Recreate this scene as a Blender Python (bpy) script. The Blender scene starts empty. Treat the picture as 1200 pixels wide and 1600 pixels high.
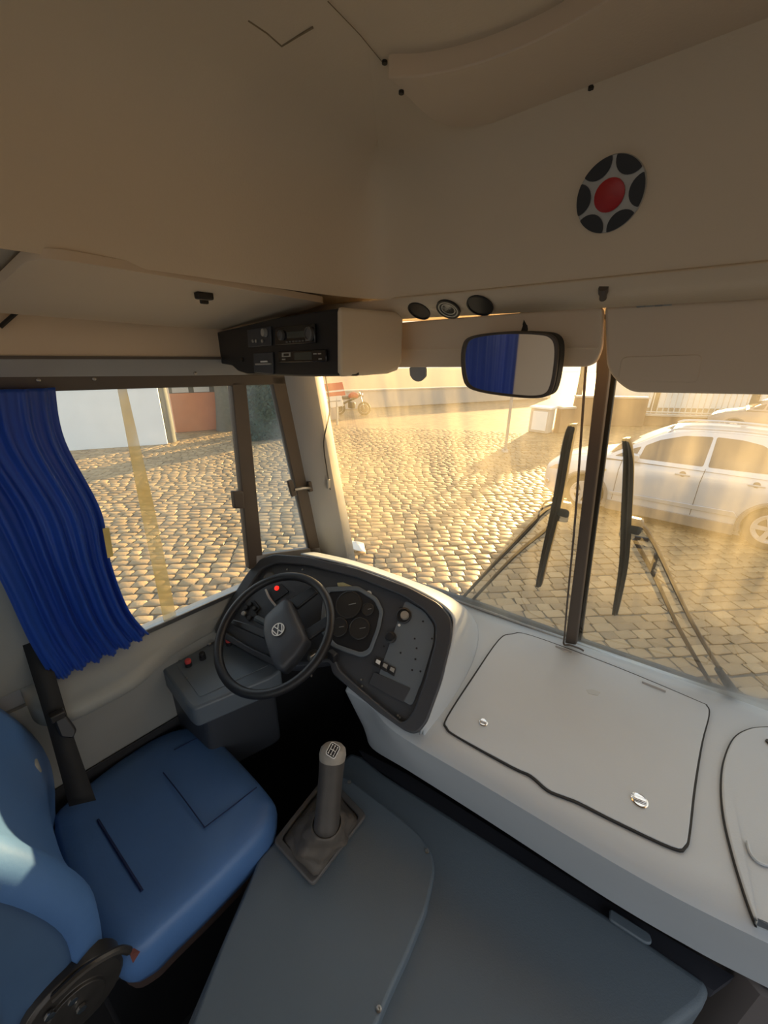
import bpy, bmesh, math, random
from mathutils import Vector, Matrix
V = Vector
SC = bpy.context.scene
COL = SC.collection
rnd = random.Random(7)
rad = math.radians

# ------------------------------------------------------------------ camera
FPX, CX, CY = 620.0, 600.0, 800.0
YAW, PITCH, ROLL = rad(-42.0), rad(21.6), rad(0.8)
EYE = V((0, 0, 1.75))
FW = V((math.sin(YAW)*math.cos(PITCH), math.cos(YAW)*math.cos(PITCH), -math.sin(PITCH)))
_r = V((math.cos(YAW), -math.sin(YAW), 0)); _u = _r.cross(FW)
RT = math.cos(ROLL)*_r + math.sin(ROLL)*_u
UP = -math.sin(ROLL)*_r + math.cos(ROLL)*_u
cam = bpy.data.cameras.new('camera'); camo = bpy.data.objects.new('camera', cam); COL.objects.link(camo)
cam.sensor_fit = 'HORIZONTAL'; cam.sensor_width = 36.0; cam.lens = FPX/1200*36; cam.clip_start = 0.02; cam.clip_end = 300
M3 = Matrix((RT, UP, -FW)).transposed()
camo.matrix_world = Matrix.Translation(EYE) @ M3.to_4x4()
SC.camera = camo

# ------------------------------------------------------------------ world, sun, exposure
SUN_DIR = V((-0.18, 0.970, 0.142)).normalized()
SUN_STRENGTH, SKY_STRENGTH, EXPOSURE = 20.0, 1.15, 0.3
SUN_COLOR = (1.0, 0.72, 0.36)
wd = bpy.data.worlds.new('world'); SC.world = wd; wd.use_nodes = True
nt = wd.node_tree; nt.nodes.clear()
wo = nt.nodes.new('ShaderNodeOutputWorld'); bg = nt.nodes.new('ShaderNodeBackground')
tc = nt.nodes.new('ShaderNodeTexCoord'); sx = nt.nodes.new('ShaderNodeSeparateXYZ'); cr_ = nt.nodes.new('ShaderNodeValToRGB')
nt.links.new(tc.outputs['Generated'], sx.inputs[0]); nt.links.new(sx.outputs['Z'], cr_.inputs[0])
cr_.color_ramp.elements[0].position = 0.0; cr_.color_ramp.elements[0].color = (1.0, 0.96, 0.90, 1)
cr_.color_ramp.elements[1].position = 0.75; cr_.color_ramp.elements[1].color = (0.62, 0.78, 1.0, 1)
nt.links.new(cr_.outputs[0], bg.inputs[0]); bg.inputs[1].default_value = SKY_STRENGTH
nt.links.new(bg.outputs[0], wo.inputs[0])
sl = bpy.data.lights.new('sun', 'SUN'); slo = bpy.data.objects.new('sun', sl); COL.objects.link(slo)
sl.energy = SUN_STRENGTH; sl.angle = rad(1.2); sl.color = SUN_COLOR
slo.rotation_euler = SUN_DIR.to_track_quat('Z', 'Y').to_euler(); slo.location = (0, 0, 8)
SC.view_settings.view_transform = 'Standard'; SC.view_settings.look = 'None'
SC.view_settings.gamma = 1.0; SC.view_settings.use_curve_mapping = False
SC.view_settings.exposure = EXPOSURE

# ------------------------------------------------------------------ helpers
def plane(p, n): return (V(n).normalized(), V(p))
def plane3(a, b, c):
    a, b, c = V(a), V(b), V(c); return plane(a, (b-a).cross(c-a))
def zpl(z): return plane((0, 0, z), (0, 0, 1))
def xpl(x): return plane((x, 0, 0), (1, 0, 0))
def ypl(y): return plane((0, y, 0), (0, 1, 0))
def ray(x, y): return (x-CX)/FPX*RT - (y-CY)/FPX*UP + FW
def at(x, y, pl):
    n, p = pl; v = ray(x, y); return EYE + v*((p-EYE).dot(n)/v.dot(n))
def pts(lst, pl): return [at(x, y, pl) for x, y in lst]
def off(ps, d): d = V(d); return [p+d for p in ps]
def facing(pl):
    n = pl[0].copy()
    return n if n.dot(EYE-pl[1]) > 0 else -n

def cr(P, n=6, closed=False):
    P = [V(p) for p in P]; out = []; N = len(P)
    rng = range(N) if closed else range(N-1)
    for i in rng:
        if closed: p0, p1, p2, p3 = P[i-1], P[i], P[(i+1) % N], P[(i+2) % N]
        else: p0, p1, p2, p3 = P[max(i-1, 0)], P[i], P[i+1], P[min(i+2, N-1)]
        for k in range(n):
            t = k/n
            out.append(0.5*((2*p1)+(p2-p0)*t+(2*p0-5*p1+4*p2-p3)*t*t+(3*p1-p0-3*p2+p3)*t**3))
    if not closed: out.append(P[-1].copy())
    return out

def rounded(P, r, n=5):
    P = [V(p) for p in P]; out = []; N = len(P)
    for i in range(N):
        a, b, c = P[i-1], P[i], P[(i+1) % N]
        rr = r[i] if isinstance(r, (list, tuple)) else r
        d1, d2 = a-b, c-b
        k = min(rr, d1.length*.48, d2.length*.48)
        s, e = b+d1.normalized()*k, b+d2.normalized()*k
        for j in range(n+1):
            t = j/n; out.append(s*(1-t)**2 + b*2*t*(1-t) + e*t*t)
    return out

class MB:
    def __init__(s): s.v = []; s.f = []
    def add(s, v, f):
        o = len(s.v); s.v += [tuple(p) for p in v]; s.f += [tuple(i+o for i in q) for q in f]; return s
    def slab(s, P, d):
        n = len(P); d = V(d); P = [V(p) for p in P]
        s.add(P + [p+d for p in P], [tuple(range(n)), tuple(range(2*n-1, n-1, -1))] + [(i, i+n, (i+1) % n+n, (i+1) % n) for i in range(n)]); return s
    def ring(s, A, B, d):
        """frame between outline A and inner outline B (same count), thickness d"""
        n = len(A); d = V(d); A = [V(p) for p in A]; B = [V(p) for p in B]
        vs = A+B+[p+d for p in A]+[p+d for p in B]; f = []
        for i in range(n):
            j = (i+1) % n
            f += [(i, j, n+j, n+i), (2*n+j, 2*n+i, 3*n+i, 3*n+j), (j, i, 2*n+i, 2*n+j), (n+i, n+j, 3*n+j, 3*n+i)]
        s.add(vs, f); return s
    def box(s, c, size, M=None):
        hx, hy, hz = [q/2 for q in size]; c = V(c); M = M or Matrix.Identity(3)
        vs = [c + M @ V((x*hx, y*hy, z*hz)) for z in (-1, 1) for y in (-1, 1) for x in (-1, 1)]
        s.add(vs, [(0, 2, 3, 1), (4, 5, 7, 6), (0, 1, 5, 4), (2, 6, 7, 3), (0, 4, 6, 2), (1, 3, 7, 5)]); return s
    def grid(s, rows, cu=False, cv=False):
        m, n = len(rows), len(rows[0]); f = []
        for i in range(m if cv else m-1):
            for j in range(n if cu else n-1):
                f.append((i*n+j, i*n+(j+1) % n, ((i+1) % m)*n+(j+1) % n, ((i+1) % m)*n+j))
        s.add([p for r in rows for p in r], f); return s
    def tube(s, path, r, n=8, closed=False, cap=True, sy=1.0):
        P = [V(p) for p in path]; N = len(P); rows = []
        T = []
        for i in range(N):
            a = P[i-1] if (closed or i > 0) else P[0]; b = P[(i+1) % N] if (closed or i < N-1) else P[-1]
            T.append((b-a).normalized())
        u = T[0].orthogonal().normalized()
        for i in range(N):
            u = (u - T[i]*u.dot(T[i])).normalized(); w = T[i].cross(u)
            ri = r[i] if isinstance(r, (list, tuple)) else r
            rows.append([P[i] + (u*math.cos(a)+w*math.sin(a)*sy)*ri for a in [2*math.pi*k/n for k in range(n)]])
        o = len(s.v); s.grid(rows, cu=True, cv=closed)
        if cap and not closed: s.f += [tuple(range(o+n-1, o-1, -1)), tuple(range(o+(N-1)*n, o+N*n))]
        return s
    def sweep(s, path, prof, up=(0, 0, 1), cap=True):
        """closed 2D profile (a along side, b along up) swept on path"""
        P = [V(p) for p in path]; N = len(P); rows = []; up = V(up)
        for i in range(N):
            t = (P[min(i+1, N-1)]-P[max(i-1, 0)]).normalized(); sd = t.cross(up).normalized(); w = sd.cross(t)
            rows.append([P[i]+sd*a+w*b for a, b in prof])
        o = len(s.v); n = len(prof); s.grid(rows, cu=True)
        if cap: s.f += [tuple(range(o+n-1, o-1, -1)), tuple(range(o+(N-1)*n, o+N*n))]
        return s
    def lathe(s, prof, c, axis, n=20, xa=None):
        c = V(c); ax = V(axis).normalized(); u = (V(xa) if xa else ax.orthogonal()).normalized(); w = ax.cross(u)
        rows = [[c+ax*h+(u*math.cos(a)+w*math.sin(a))*r for a in [2*math.pi*k/n for k in range(n)]] for r, h in prof]
        o = len(s.v); s.grid(rows, cu=True); m = len(prof)
        if prof[0][0] > 1e-6: s.f.append(tuple(range(o+n-1, o-1, -1)))
        if prof[-1][0] > 1e-6: s.f.append(tuple(range(o+(m-1)*n, o+m*n)))
        return s
    def build(s, name, m, parent=None, smooth=None, bevel=0, seg=2, solid=0, sub=0, kind=None):
        me = bpy.data.meshes.new(name); me.from_pydata(s.v, [], s.f); me.materials.append(m)
        bm = bmesh.new(); bm.from_mesh(me); bmesh.ops.remove_doubles(bm, verts=bm.verts, dist=1e-6)
        bmesh.ops.recalc_face_normals(bm, faces=bm.faces); bm.to_mesh(me); bm.free(); me.update()
        o = bpy.data.objects.new(name, me); COL.objects.link(o)
        if parent: setp(o, parent)
        if solid:
            q = o.modifiers.new('solid', 'SOLIDIFY'); q.thickness = solid; q.offset = 0
        if bevel:
            q = o.modifiers.new('bevel', 'BEVEL'); q.width = bevel; q.segments = seg; q.limit_method = 'ANGLE'; q.angle_limit = rad(40)
        if sub:
            q = o.modifiers.new('sub', 'SUBSURF'); q.levels = sub; q.render_levels = sub
        for p in me.polygons: p.use_smooth = True
        if smooth is not True:
            me.set_sharp_from_angle(angle=rad(38 if smooth is None else smooth))
        if kind: o['kind'] = kind
        return o

def patch(rows, nu=6, nv=6):
    R = [cr(r, nu) for r in rows]; n = len(R[0]); cols = [cr([r[j] for r in R], nv) for j in range(n)]
    return [[cols[j][i] for j in range(n)] for i in range(len(cols[0]))]

def setp(o, p):
    o.parent = p; o.matrix_parent_inverse = p.matrix_basis.inverted()
def thing(name, loc, label, cat, group=None, kind=None):
    o = bpy.data.objects.new(name, None); COL.objects.link(o); o.location = loc; o.empty_display_size = .05
    return tag(o, label, cat, group, kind)
def tag(o, label, cat, group=None, kind=None):
    o['label'] = label; o['category'] = cat
    if group: o['group'] = group
    if kind: o['kind'] = kind
    return o
def root(name, loc, kind='structure'):
    o = bpy.data.objects.new(name, None); COL.objects.link(o); o.location = loc; o['kind'] = kind; o.empty_display_size = .05
    return o

# ------------------------------------------------------------------ materials
MATS = {}
def mat(name, col, rough=.6, metal=0, var=.12, scale=8, bump=.0, bscale=120, spec=.5, coat=0, emis=None, trans=0, col2=None):
    m = bpy.data.materials.new(name); m.use_nodes = True; t = m.node_tree; N, L = t.nodes, t.links
    b = N['Principled BSDF']; b.inputs['Roughness'].default_value = rough; b.inputs['Metallic'].default_value = metal
    b.inputs['Specular IOR Level'].default_value = spec; b.inputs['Coat Weight'].default_value = coat
    g = N.new('ShaderNodeNewGeometry'); no = N.new('ShaderNodeTexNoise'); no.inputs['Scale'].default_value = scale; no.inputs['Detail'].default_value = 5
    L.new(g.outputs['Position'], no.inputs['Vector'])
    mx = N.new('ShaderNodeMix'); mx.data_type = 'RGBA'
    a = col2 or [c*(1-var) for c in col]; c2 = [min(1, c*(1+var)) for c in col]
    mx.inputs[6].default_value = (*a, 1); mx.inputs[7].default_value = (*c2, 1)
    L.new(no.outputs['Fac'], mx.inputs[0]); L.new(mx.outputs[2], b.inputs['Base Color'])
    if bump:
        n2 = N.new('ShaderNodeTexNoise'); n2.inputs['Scale'].default_value = bscale; n2.inputs['Detail'].default_value = 3
        L.new(g.outputs['Position'], n2.inputs['Vector'])
        bp = N.new('ShaderNodeBump'); bp.inputs['Strength'].default_value = bump; bp.inputs['Distance'].default_value = .002
        L.new(n2.outputs['Fac'], bp.inputs['Height']); L.new(bp.outputs[0], b.inputs['Normal'])
    if emis:
        b.inputs['Emission Color'].default_value = (*emis[0], 1); b.inputs['Emission Strength'].default_value = emis[1]
    if trans: b.inputs['Transmission Weight'].default_value = trans
    MATS[name] = m; return m

def glass_mat(name, tint, dirt_lo, dirt_hi, dirt_col, streak=True, glow=.5, rough=.5):
    """dirty window pane: clear tinted glass with a film of dust that scatters light forward"""
    m = bpy.data.materials.new(name); m.use_nodes = True; t = m.node_tree; N, L = t.nodes, t.links
    N.clear(); out = N.new('ShaderNodeOutputMaterial')
    tr = N.new('ShaderNodeBsdfTransparent'); tr.inputs[0].default_value = (*tint, 1)
    gl = N.new('ShaderNodeBsdfGlossy'); gl.inputs['Roughness'].default_value = .03
    fr = N.new('ShaderNodeFresnel'); fr.inputs[0].default_value = 1.25
    m1 = N.new('ShaderNodeMixShader'); L.new(fr.outputs[0], m1.inputs[0]); L.new(tr.outputs[0], m1.inputs[1]); L.new(gl.outputs[0], m1.inputs[2])
    tl = N.new('ShaderNodeBsdfTranslucent'); tl.inputs[0].default_value = (*dirt_col, 1)
    rf = N.new('ShaderNodeBsdfRefraction'); rf.inputs['Roughness'].default_value = rough; rf.inputs['IOR'].default_value = 1.04
    rf.inputs[0].default_value = (*dirt_col, 1)
    m2 = N.new('ShaderNodeMixShader'); m2.inputs[0].default_value = glow; L.new(tl.outputs[0], m2.inputs[1]); L.new(rf.outputs[0], m2.inputs[2])
    g = N.new('ShaderNodeNewGeometry'); mp = N.new('ShaderNodeMapping'); L.new(g.outputs['Position'], mp.inputs[0])
    mp.inputs['Scale'].default_value = (22, 4, 1.6) if streak else (6, 6, 6)
    n1 = N.new('ShaderNodeTexNoise'); n1.inputs['Scale'].default_value = 1; n1.inputs['Detail'].default_value = 4; L.new(mp.outputs[0], n1.inputs['Vector'])
    n2 = N.new('ShaderNodeTexNoise'); n2.inputs['Scale'].default_value = 5; n2.inputs['Detail'].default_value = 4; L.new(g.outputs['Position'], n2.inputs['Vector'])
    mu = N.new('ShaderNodeMath'); mu.operation = 'MULTIPLY'; L.new(n1.outputs['Fac'], mu.inputs[0]); L.new(n2.outputs['Fac'], mu.inputs[1])
    mr = N.new('ShaderNodeMapRange'); mr.inputs['From Min'].default_value = .14; mr.inputs['From Max'].default_value = .42
    mr.inputs['To Min'].default_value = dirt_lo; mr.inputs['To Max'].default_value = dirt_hi; L.new(mu.outputs[0], mr.inputs['Value'])
    m3 = N.new('ShaderNodeMixShader'); L.new(mr.outputs[0], m3.inputs[0]); L.new(m1.outputs[0], m3.inputs[1]); L.new(m2.outputs[0], m3.inputs[2])
    L.new(m3.outputs[0], out.inputs[0]); return m

m_lining = mat('beige_lining', (.70, .57, .41), .55, var=.05, scale=4, bump=.15, bscale=300)
m_lining2 = mat('beige_visor', (.68, .54, .39), .6, var=.05, scale=5, bump=.1, bscale=300)
m_dash = mat('light_grey_fibreglass', (.495, .54, .58), .45, var=.05, scale=5, bump=.1, bscale=250)
m_greywall = mat('grey_wall_panel', (.30, .30, .275), .6, var=.1, scale=5, bump=.1)
m_pillar = mat('grey_pillar_paint', (.29, .295, .30), .5, var=.06)
m_darkgrey = mat('dark_grey_plastic', (.045, .05, .06), .42, var=.15, bump=.2, bscale=400)
m_plate = mat('blue_grey_plate', (.125, .15, .175), .4, var=.08)
m_cover = mat('slate_grey_cover', (.125, .16, .19), .5, var=.1, scale=5, bump=.25, bscale=350)
m_black = mat('black_plastic', (.012, .012, .014), .45, var=.2)
m_blackgloss = mat('black_gloss', (.01, .01, .012), .15, var=.1)
m_rubber = mat('black_rubber', (.018, .017, .016), .7, var=.2)
m_frame = mat('dark_brown_frame', (.085, .066, .052), .5, var=.15)
m_floor = mat('dark_floor_mat', (.022, .022, .024), .8, var=.3, scale=14, bump=.3)
m_seat = mat('blue_vinyl', (.075, .17, .38), .42, var=.15, scale=7, bump=.12, bscale=180)
m_seatside = mat('dark_blue_vinyl', (.05, .10, .19), .5, var=.15, scale=6)
m_seam = mat('dark_blue_stitch', (.008, .02, .08), .7)
m_foam = mat('ochre_foam', (.28, .17, .06), .9, var=.2, scale=20)
m_steel = mat('worn_steel', (.35, .34, .32), .35, metal=1, var=.25, scale=30)
m_darksteel = mat('greasy_steel', (.06, .055, .05), .4, metal=.6, var=.3, scale=30)
m_chrome = mat('chrome', (.8, .8, .8), .12, metal=1, var=.03)
m_silver = mat('silver_plastic', (.42, .41, .38), .35, metal=.3, var=.04)
m_red = mat('red_plastic', (.42, .012, .012), .4, var=.06)
m_button = mat('red_button', (.55, .06, .06), .4, var=.06)
m_redlamp = mat('red_warning_lamp', (.5, .01, .01), .4, emis=((1, .02, .01), 1.2))
m_white = mat('white_print', (.75, .75, .72), .5, var=.03)
m_boot = mat('grimy_leather', (.10, .085, .07), .55, var=.35, scale=40, bump=.4, bscale=90)
m_bootgrey = mat('grimy_boot_frame', (.11, .105, .10), .5, var=.3, scale=30)
m_knob = mat('worn_grip', (.055, .048, .042), .5, var=.25, scale=30)
m_knobtop = mat('worn_knob_cap', (.30, .27, .23), .45, var=.2, scale=60)
m_lcd = mat('grey_green_display', (.05, .06, .055), .2, var=.1)
m_sticker = mat('yellowed_sticker', (.42, .42, .24), .6, var=.2, scale=60)
m_screw = mat('dark_screw', (.03, .024, .018), .5, metal=.4)
m_crack = mat('brown_stain', (.25, .18, .10), .8, var=.3, scale=40)
m_belt = mat('black_webbing', (.012, .012, .013), .8, var=.2)
m_patch = mat('yellow_patch', (.62, .47, .16), .6, var=.25, scale=14)
m_curtain = None
m_ground = None
# ------------------------------------------------------------------ bus shell
WS = plane((-1.2, 0, .955), (1, 0, -.0966))           # driver's side window plane
def wx(z): return -1.2 + (z-.955)*.0966
GZ = -.95                                             # cobbled yard below the bus floor

fl = MB().slab([(-1.22, -3.4, 0), (1.15, -3.4, 0), (1.15, 1.3, 0), (-1.22, 1.3, 0)], (0, 0, -.06)).build('floor', m_floor, kind='structure')

wl = root('wall_left', (-1.2, 0, 0))
MB().slab([(-1.185, -3.4, 0), (-1.185, 1.1, 0), (-1.185, 1.1, .90), (-1.185, -3.4, .90)], (-.07, 0, 0)).build('lower_panel', m_greywall, wl)
MB().slab([(-1.20, -3.4, .88), (-1.20, 1.1, .88), (-1.20, 1.1, .952), (-1.20, -3.4, .952)], (-.05, 0, 0)).build('sill_strip', m_pillar, wl, bevel=.004)
MB().slab([(-1.184, -.6, .01), (-1.184, 1.05, .01), (-1.184, 1.05, .60), (-1.184, -.6, .60)], (.008, 0, 0)).build('footwell_shade', m_floor, wl, bevel=.003)  # dark panel added to paint the footwell shade on the lower wall
# header above the side window
hd = [(-1.135, .0, 1.69)]
MB().slab([(wx(1.69)+.012, -3.4, 1.69), (wx(1.69)+.012, .86, 1.69), (wx(1.73)+.012, .84, 1.735), (wx(1.73)+.012, -3.4, 1.735)], (-.05, 0, 0)).build('header_rail', m_pillar, wl, bevel=.003)
for q in [(147, 592), (305, 583), (60, 594)]:
    c = at(*q, plane((wx(1.7)+.012, 0, 1.7), (1, 0, -.09))); MB().lathe([(.004, 0), (.004, .002), (.002, .003)], c, (1, 0, 0), 8).build('screw', m_steel, wl)
# wall and post behind the driver, with the next passenger window
MB().slab([(-1.19, -.2, .95), (-1.19, .02, .95), (wx(1.69), .02, 1.69), (wx(1.69), -.2, 1.69)], (-.05, 0, 0)).build('body_post', m_greywall, wl, bevel=.004)
MB().slab([(-1.185, -2.2, .952), (-1.185, -.78, .952), (wx(1.69), -.78, 1.69), (wx(1.69), -2.2, 1.69)], (-.05, 0, 0)).build('rear_lining', m_lining, wl)
# low ledge behind the sill moulding
MB().slab([(-1.19, -.45, .84), (-1.06, -.45, .82), (-1.06, -.06, .82), (-1.19, -.06, .84)], (0, 0, -.05)).build('rear_ledge', m_greywall, wl, bevel=.012)

# window sill moulding with rounded end
prof0 = [(-1.2, .95), (-1.17, .935), (-1.13, .912), (-1.105, .902), (-1.09, .885), (-1.092, .862), (-1.11, .85), (-1.18, .845)]
rows = []
for y, k in [(-.045, .12), (-.04, .35), (-.028, .62), (-.005, .85), (.03, .97), (.07, 1), (.17, .95), (.25, .6), (.32, .3), (.45, .15), (.7, .1), (1.0, .1)]:
    rows.append([V((-1.2+(x+1.2)*k, y, z)) for x, z in prof0])
sm = MB().grid(patch(rows, 4, 3)).build('trim_1', m_greywall, smooth=60, kind='structure')
sm['label'] = 'grey moulded sill under the driver side window'

# driver's window: panes, frames
w1 = root('window_1', (-1.2, .3, .955))
m_sideglass = glass_mat('side_glass', (.93, .95, .93), .01, .10, (.75, .75, .72), glow=.3)
m_qglass = glass_mat('quarter_glass', (.85, .9, .9), .03, .35, (.72, .76, .76), streak=True, glow=.3)
def pane(lst, pl): return MB().add(pts(lst, pl), [tuple(range(len(lst)))])
SEAL = plane((-1.188, 0, .955), (1, 0, -.0966))
MB().slab([V((wx(.95), -.10, .95)), V((wx(.95), .66, .95)), V((wx(1.69), .60, 1.69)), V((wx(1.69), -.10, 1.69))], (-.004, 0, 0)).build('pane', m_sideglass, w1)
q = pts([(374, 596), (402, 878), (502, 874), (440, 592)], WS)
MB().slab(q, (-.004, 0, 0)).build('quarter_pane', m_qglass, w1)
# divider bar
MB().slab(pts([(362, 596), (385, 598), (412, 882), (390, 890)], SEAL), (-.03, 0, 0)).build('divider_bar', m_frame, w1, bevel=.003)
# top seal, bottom channel, front frame
MB().slab(pts([(-60, 588), (450, 585), (450, 600), (95, 611), (-60, 617)], SEAL), (-.022, 0, 0)).build('top_seal', m_frame, w1, bevel=.002)
MB().slab(pts([(75, 1052), (405, 907), (405, 913), (75, 1062)], SEAL), (-.02, 0, 0)).build('bottom_channel', m_steel, w1, bevel=.002)
MB().slab(pts([(424, 588), (446, 588), (504, 868), (486, 868)], SEAL), (-.025, 0, 0)).build('front_frame', m_frame, w1, bevel=.003)
MB().slab(pts([(400, 868), (500, 855), (505, 868), (400, 888)], SEAL), (-.02, 0, 0)).build('quarter_sill', m_pillar, w1, bevel=.002)
# window catches
c1 = MB().slab(pts([(364, 768), (381, 768), (383, 795), (367, 795)], plane((-1.165, 0, .955), (1, 0, -.0966))), (-.02, 0, 0)).build('slide_catch', m_frame, w1, bevel=.004)
ct = thing('window_catch', at(478, 760, SEAL), 'dark metal swing catch on the quarter window frame beside the windscreen pillar', 'catch')
CP = plane((-1.12, 0, 1.2), (1, 0, -.0966))
MB().slab(pts([(450, 752), (457, 750), (465, 774), (457, 777)], CP), (-.012, 0, 0)).build('catch_paddle', m_frame, ct, bevel=.003)
MB().tube([at(460, 765, CP), at(472, 763, CP), at(488, 762, SEAL)], .006, 6).build('catch_arm', m_steel, ct)
MB().slab(pts([(478, 752), (489, 749), (491, 765), (480, 768)], SEAL), (.015, 0, 0)).build('catch_base', m_frame, ct, bevel=.003)
# yellow sealant strip on the pane
m_tape = bpy.data.materials.new('yellowed_sealant'); m_tape.use_nodes = True
_t = m_tape.node_tree; _b = _t.nodes['Principled BSDF']; _b.inputs['Base Color'].default_value = (.80, .58, .22, 1); _b.inputs['Roughness'].default_value = .6
_tl = _t.nodes.new('ShaderNodeBsdfTranslucent'); _tl.inputs[0].default_value = (.95, .72, .30, 1); _tp = _t.nodes.new('ShaderNodeBsdfTransparent')
_m1 = _t.nodes.new('ShaderNodeMixShader'); _m1.inputs[0].default_value = .6; _t.links.new(_b.outputs[0], _m1.inputs[1]); _t.links.new(_tl.outputs[0], _m1.inputs[2])
_n = _t.nodes.new('ShaderNodeTexNoise'); _n.inputs['Scale'].default_value = 9; _g = _t.nodes.new('ShaderNodeNewGeometry'); _t.links.new(_g.outputs['Position'], _n.inputs['Vector'])
_m2 = _t.nodes.new('ShaderNodeMixShader'); _t.links.new(_n.outputs['Fac'], _m2.inputs[0]); _t.links.new(_m1.outputs[0], _m2.inputs[1]); _t.links.new(_tp.outputs[0], _m2.inputs[2])
_t.links.new(_m2.outputs[0], _t.nodes['Material Output'].inputs[0])
sp = plane((-1.199, 0, .955), (1, 0, -.0966))
MB().slab(pts([(183, 606), (197, 606), (240, 790), (275, 962), (256, 972), (220, 800)], sp), (.003, 0, 0)).build('sealant_strip', m_tape, w1)

# windscreen pillar
pl_ = MB()
tl, bl = at(437, 583, WS), at(499, 874, WS); tr_, br_ = at(484, 578, xpl(-1.085)), at(545, 890, xpl(-1.165))
tm, bm_ = at(462, 580, xpl(-1.095)), at(518, 880, xpl(-1.165))
ext = lambda a, b, k: a+(a-b)*k
tl, tm, tr_ = ext(tl, bl, .25), ext(tm, bm_, .25), ext(tr_, br_, .25)
bl, bm_, br_ = ext(bl, tl, .08), ext(bm_, tm, .08), ext(br_, tr_, .08)
d = V((-.05, .05, 0))
pl_.grid([[tl+V((-.06, 0, 0)), tl, tm, tr_, tr_+V((-.03, .07, 0))], [bl+V((-.06, 0, 0)), bl, bm_, br_, br_+V((-.03, .07, 0))]])
tp = pl_.build('trim_2', m_pillar, bevel=.006, seg=3, solid=.006, kind='structure'); tp['label'] = 'grey windscreen pillar at the driver side'
cb = MB().tube(cr([at(508, 585, xpl(-1.075)), at(515, 640, xpl(-1.09)), at(506, 690, xpl(-1.1)), at(511, 735, xpl(-1.11)), at(516, 765, xpl(-1.12))], 6), .0022, 6)
cbl = cb.build('dangling_cable', m_black); tag(cbl, 'thin dark cable hanging down the grey windscreen pillar', 'cable')
c = at(513, 756, xpl(-1.112)); MB().box(c, (.008, .012, .035)).build('cable_plug', m_silver, cbl, bevel=.002)

# windscreen: two curved panes and centre post
GB = [(-1.19, 1.055, .85), (-.9, 1.165, .835), (-.6, 1.235, .828), (-.262, 1.29, .822), (.2, 1.37, .815), (.6, 1.40, .815), (1.12, 1.34, .82)]
GT = [(-1.08, .80, 1.93), (-.85, .86, 1.93), (-.58, .905, 1.93), (-.262, .95, 1.93), (.2, 1.01, 1.93), (.6, 1.03, 1.93), (1.05, .98, 1.93)]
m_screen = glass_mat('windscreen_glass', (.90, .86, .76), .04, .22, (.95, .78, .48), glow=.55, rough=.48)
w2 = root('window_2', (-.26, 1.29, .82))
R_ = patch([GB, GT], 6, 8); R_[0] = [p+V((0, .006, -.02)) for p in R_[0]]
MB().grid([r[:19] for r in R_]).build('pane', m_screen, w2, smooth=True)
MB().grid([r[18:] for r in R_]).build('pane', m_screen, w2, smooth=True)
# centre post follows the glass
post = [R_[i][18]+V((0, -.012, 0)) for i in range(len(R_))]
a, b = at(943, 590, ypl(1.0)), None
gp = plane3(R_[0][18]+V((0, -.01, 0)), R_[-1][18]+V((0, -.01, 0)), R_[0][18]+V((1, .12, 0)))
MB().slab(pts([(940, 500), (962, 500), (955, 590), (922, 850), (903, 1003), (886, 1000), (905, 850), (935, 590)], gp), (0, -.022, 0)).build('centre_post', m_frame, w2, bevel=.003)
MB().slab(off(pts([(930, 470), (968, 470), (960, 590), (926, 850), (906, 1003), (882, 1000), (902, 850), (930, 590)], gp), (0, .012, 0)), (0, .012, 0)).build('post_seal', m_rubber, w2)
MB().tube([V(p)+V((0, .006, -.010)) for p in cr(GB, 6)], .006, 6).build('bottom_seal', m_pillar, w2)
# hanging rod in front of the centre post
rp = off([at(x, y, gp) for x, y in [(927, 520), (921, 590), (905, 800), (893, 920), (887, 985), (886, 1000)]], (0, -.03, 0)) + [at(890, 1008, zpl(.845)), at(905, 1013, zpl(.835)), at(912, 1017, zpl(.83))]
rod = MB().tube(cr(rp, 5), .0032, 6).build('blind_cord_rod', m_frame)
tag(rod, 'thin dark rod hanging beside the windscreen centre post with hooked lower end', 'rod')

# body below the windscreen
fw = MB(); P = cr(GB, 4)
fw.grid([[p+V((0, .03, .0)) for p in P], [p+V((0, .06, -.35)) for p in P], [V((p.x, p.y+.04, -.5)) for p in P]])
fw.build('wall_front', m_black, solid=.02, kind='structure')

# ------------------------------------------------------------------ ceiling tray: locker face on the left, bulkhead in front
path = [(-.655, -3.4), (-.655, -.9), (-.655, -.2), (-.655, .2), (-.65, .45), (-.640, .58), (-.612, .645), (-.55, .668), (-.42, .672), (-.2, .676), (.1, .68), (.5, .68), (1.15, .67)]
nrm2 = [(1, 0), (1, 0), (1, 0), (1, 0), (1, -.02), (1, -.25), (.75, -.75), (.25, -1), (0, -1), (0, -1), (0, -1), (0, -1), (0, -1)]
prof = [(0, 1.853), (.004, 1.87), (.010, 1.90), (.020, 1.94), (.036, 1.985), (.065, 2.025), (.105, 2.048), (.16, 2.058)]
wdt = [1.15, 1.15, 1.15, 1.1, .9, .7, .6, .65, .8, .85, .85, .85, .85]
rows = []
for dd, z in prof:
    rows.append([V((x+n[0]*dd*w, y+n[1]*dd*w, z)) for (x, y), n, w in zip(path, nrm2, wdt)])
tray = patch(rows, 6, 4)
ce = root('ceiling', (0, 0, 2.06))
top = tray[-1]
cap = MB(); ins = [[p + (V((.45, -.6, 2.075))-p)*k for p in top] for k in (0, .15, .4, .7, 1)]
cap.grid(tray[:-1]+ins).build('roof_lining', m_lining, ce, smooth=True)
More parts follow.
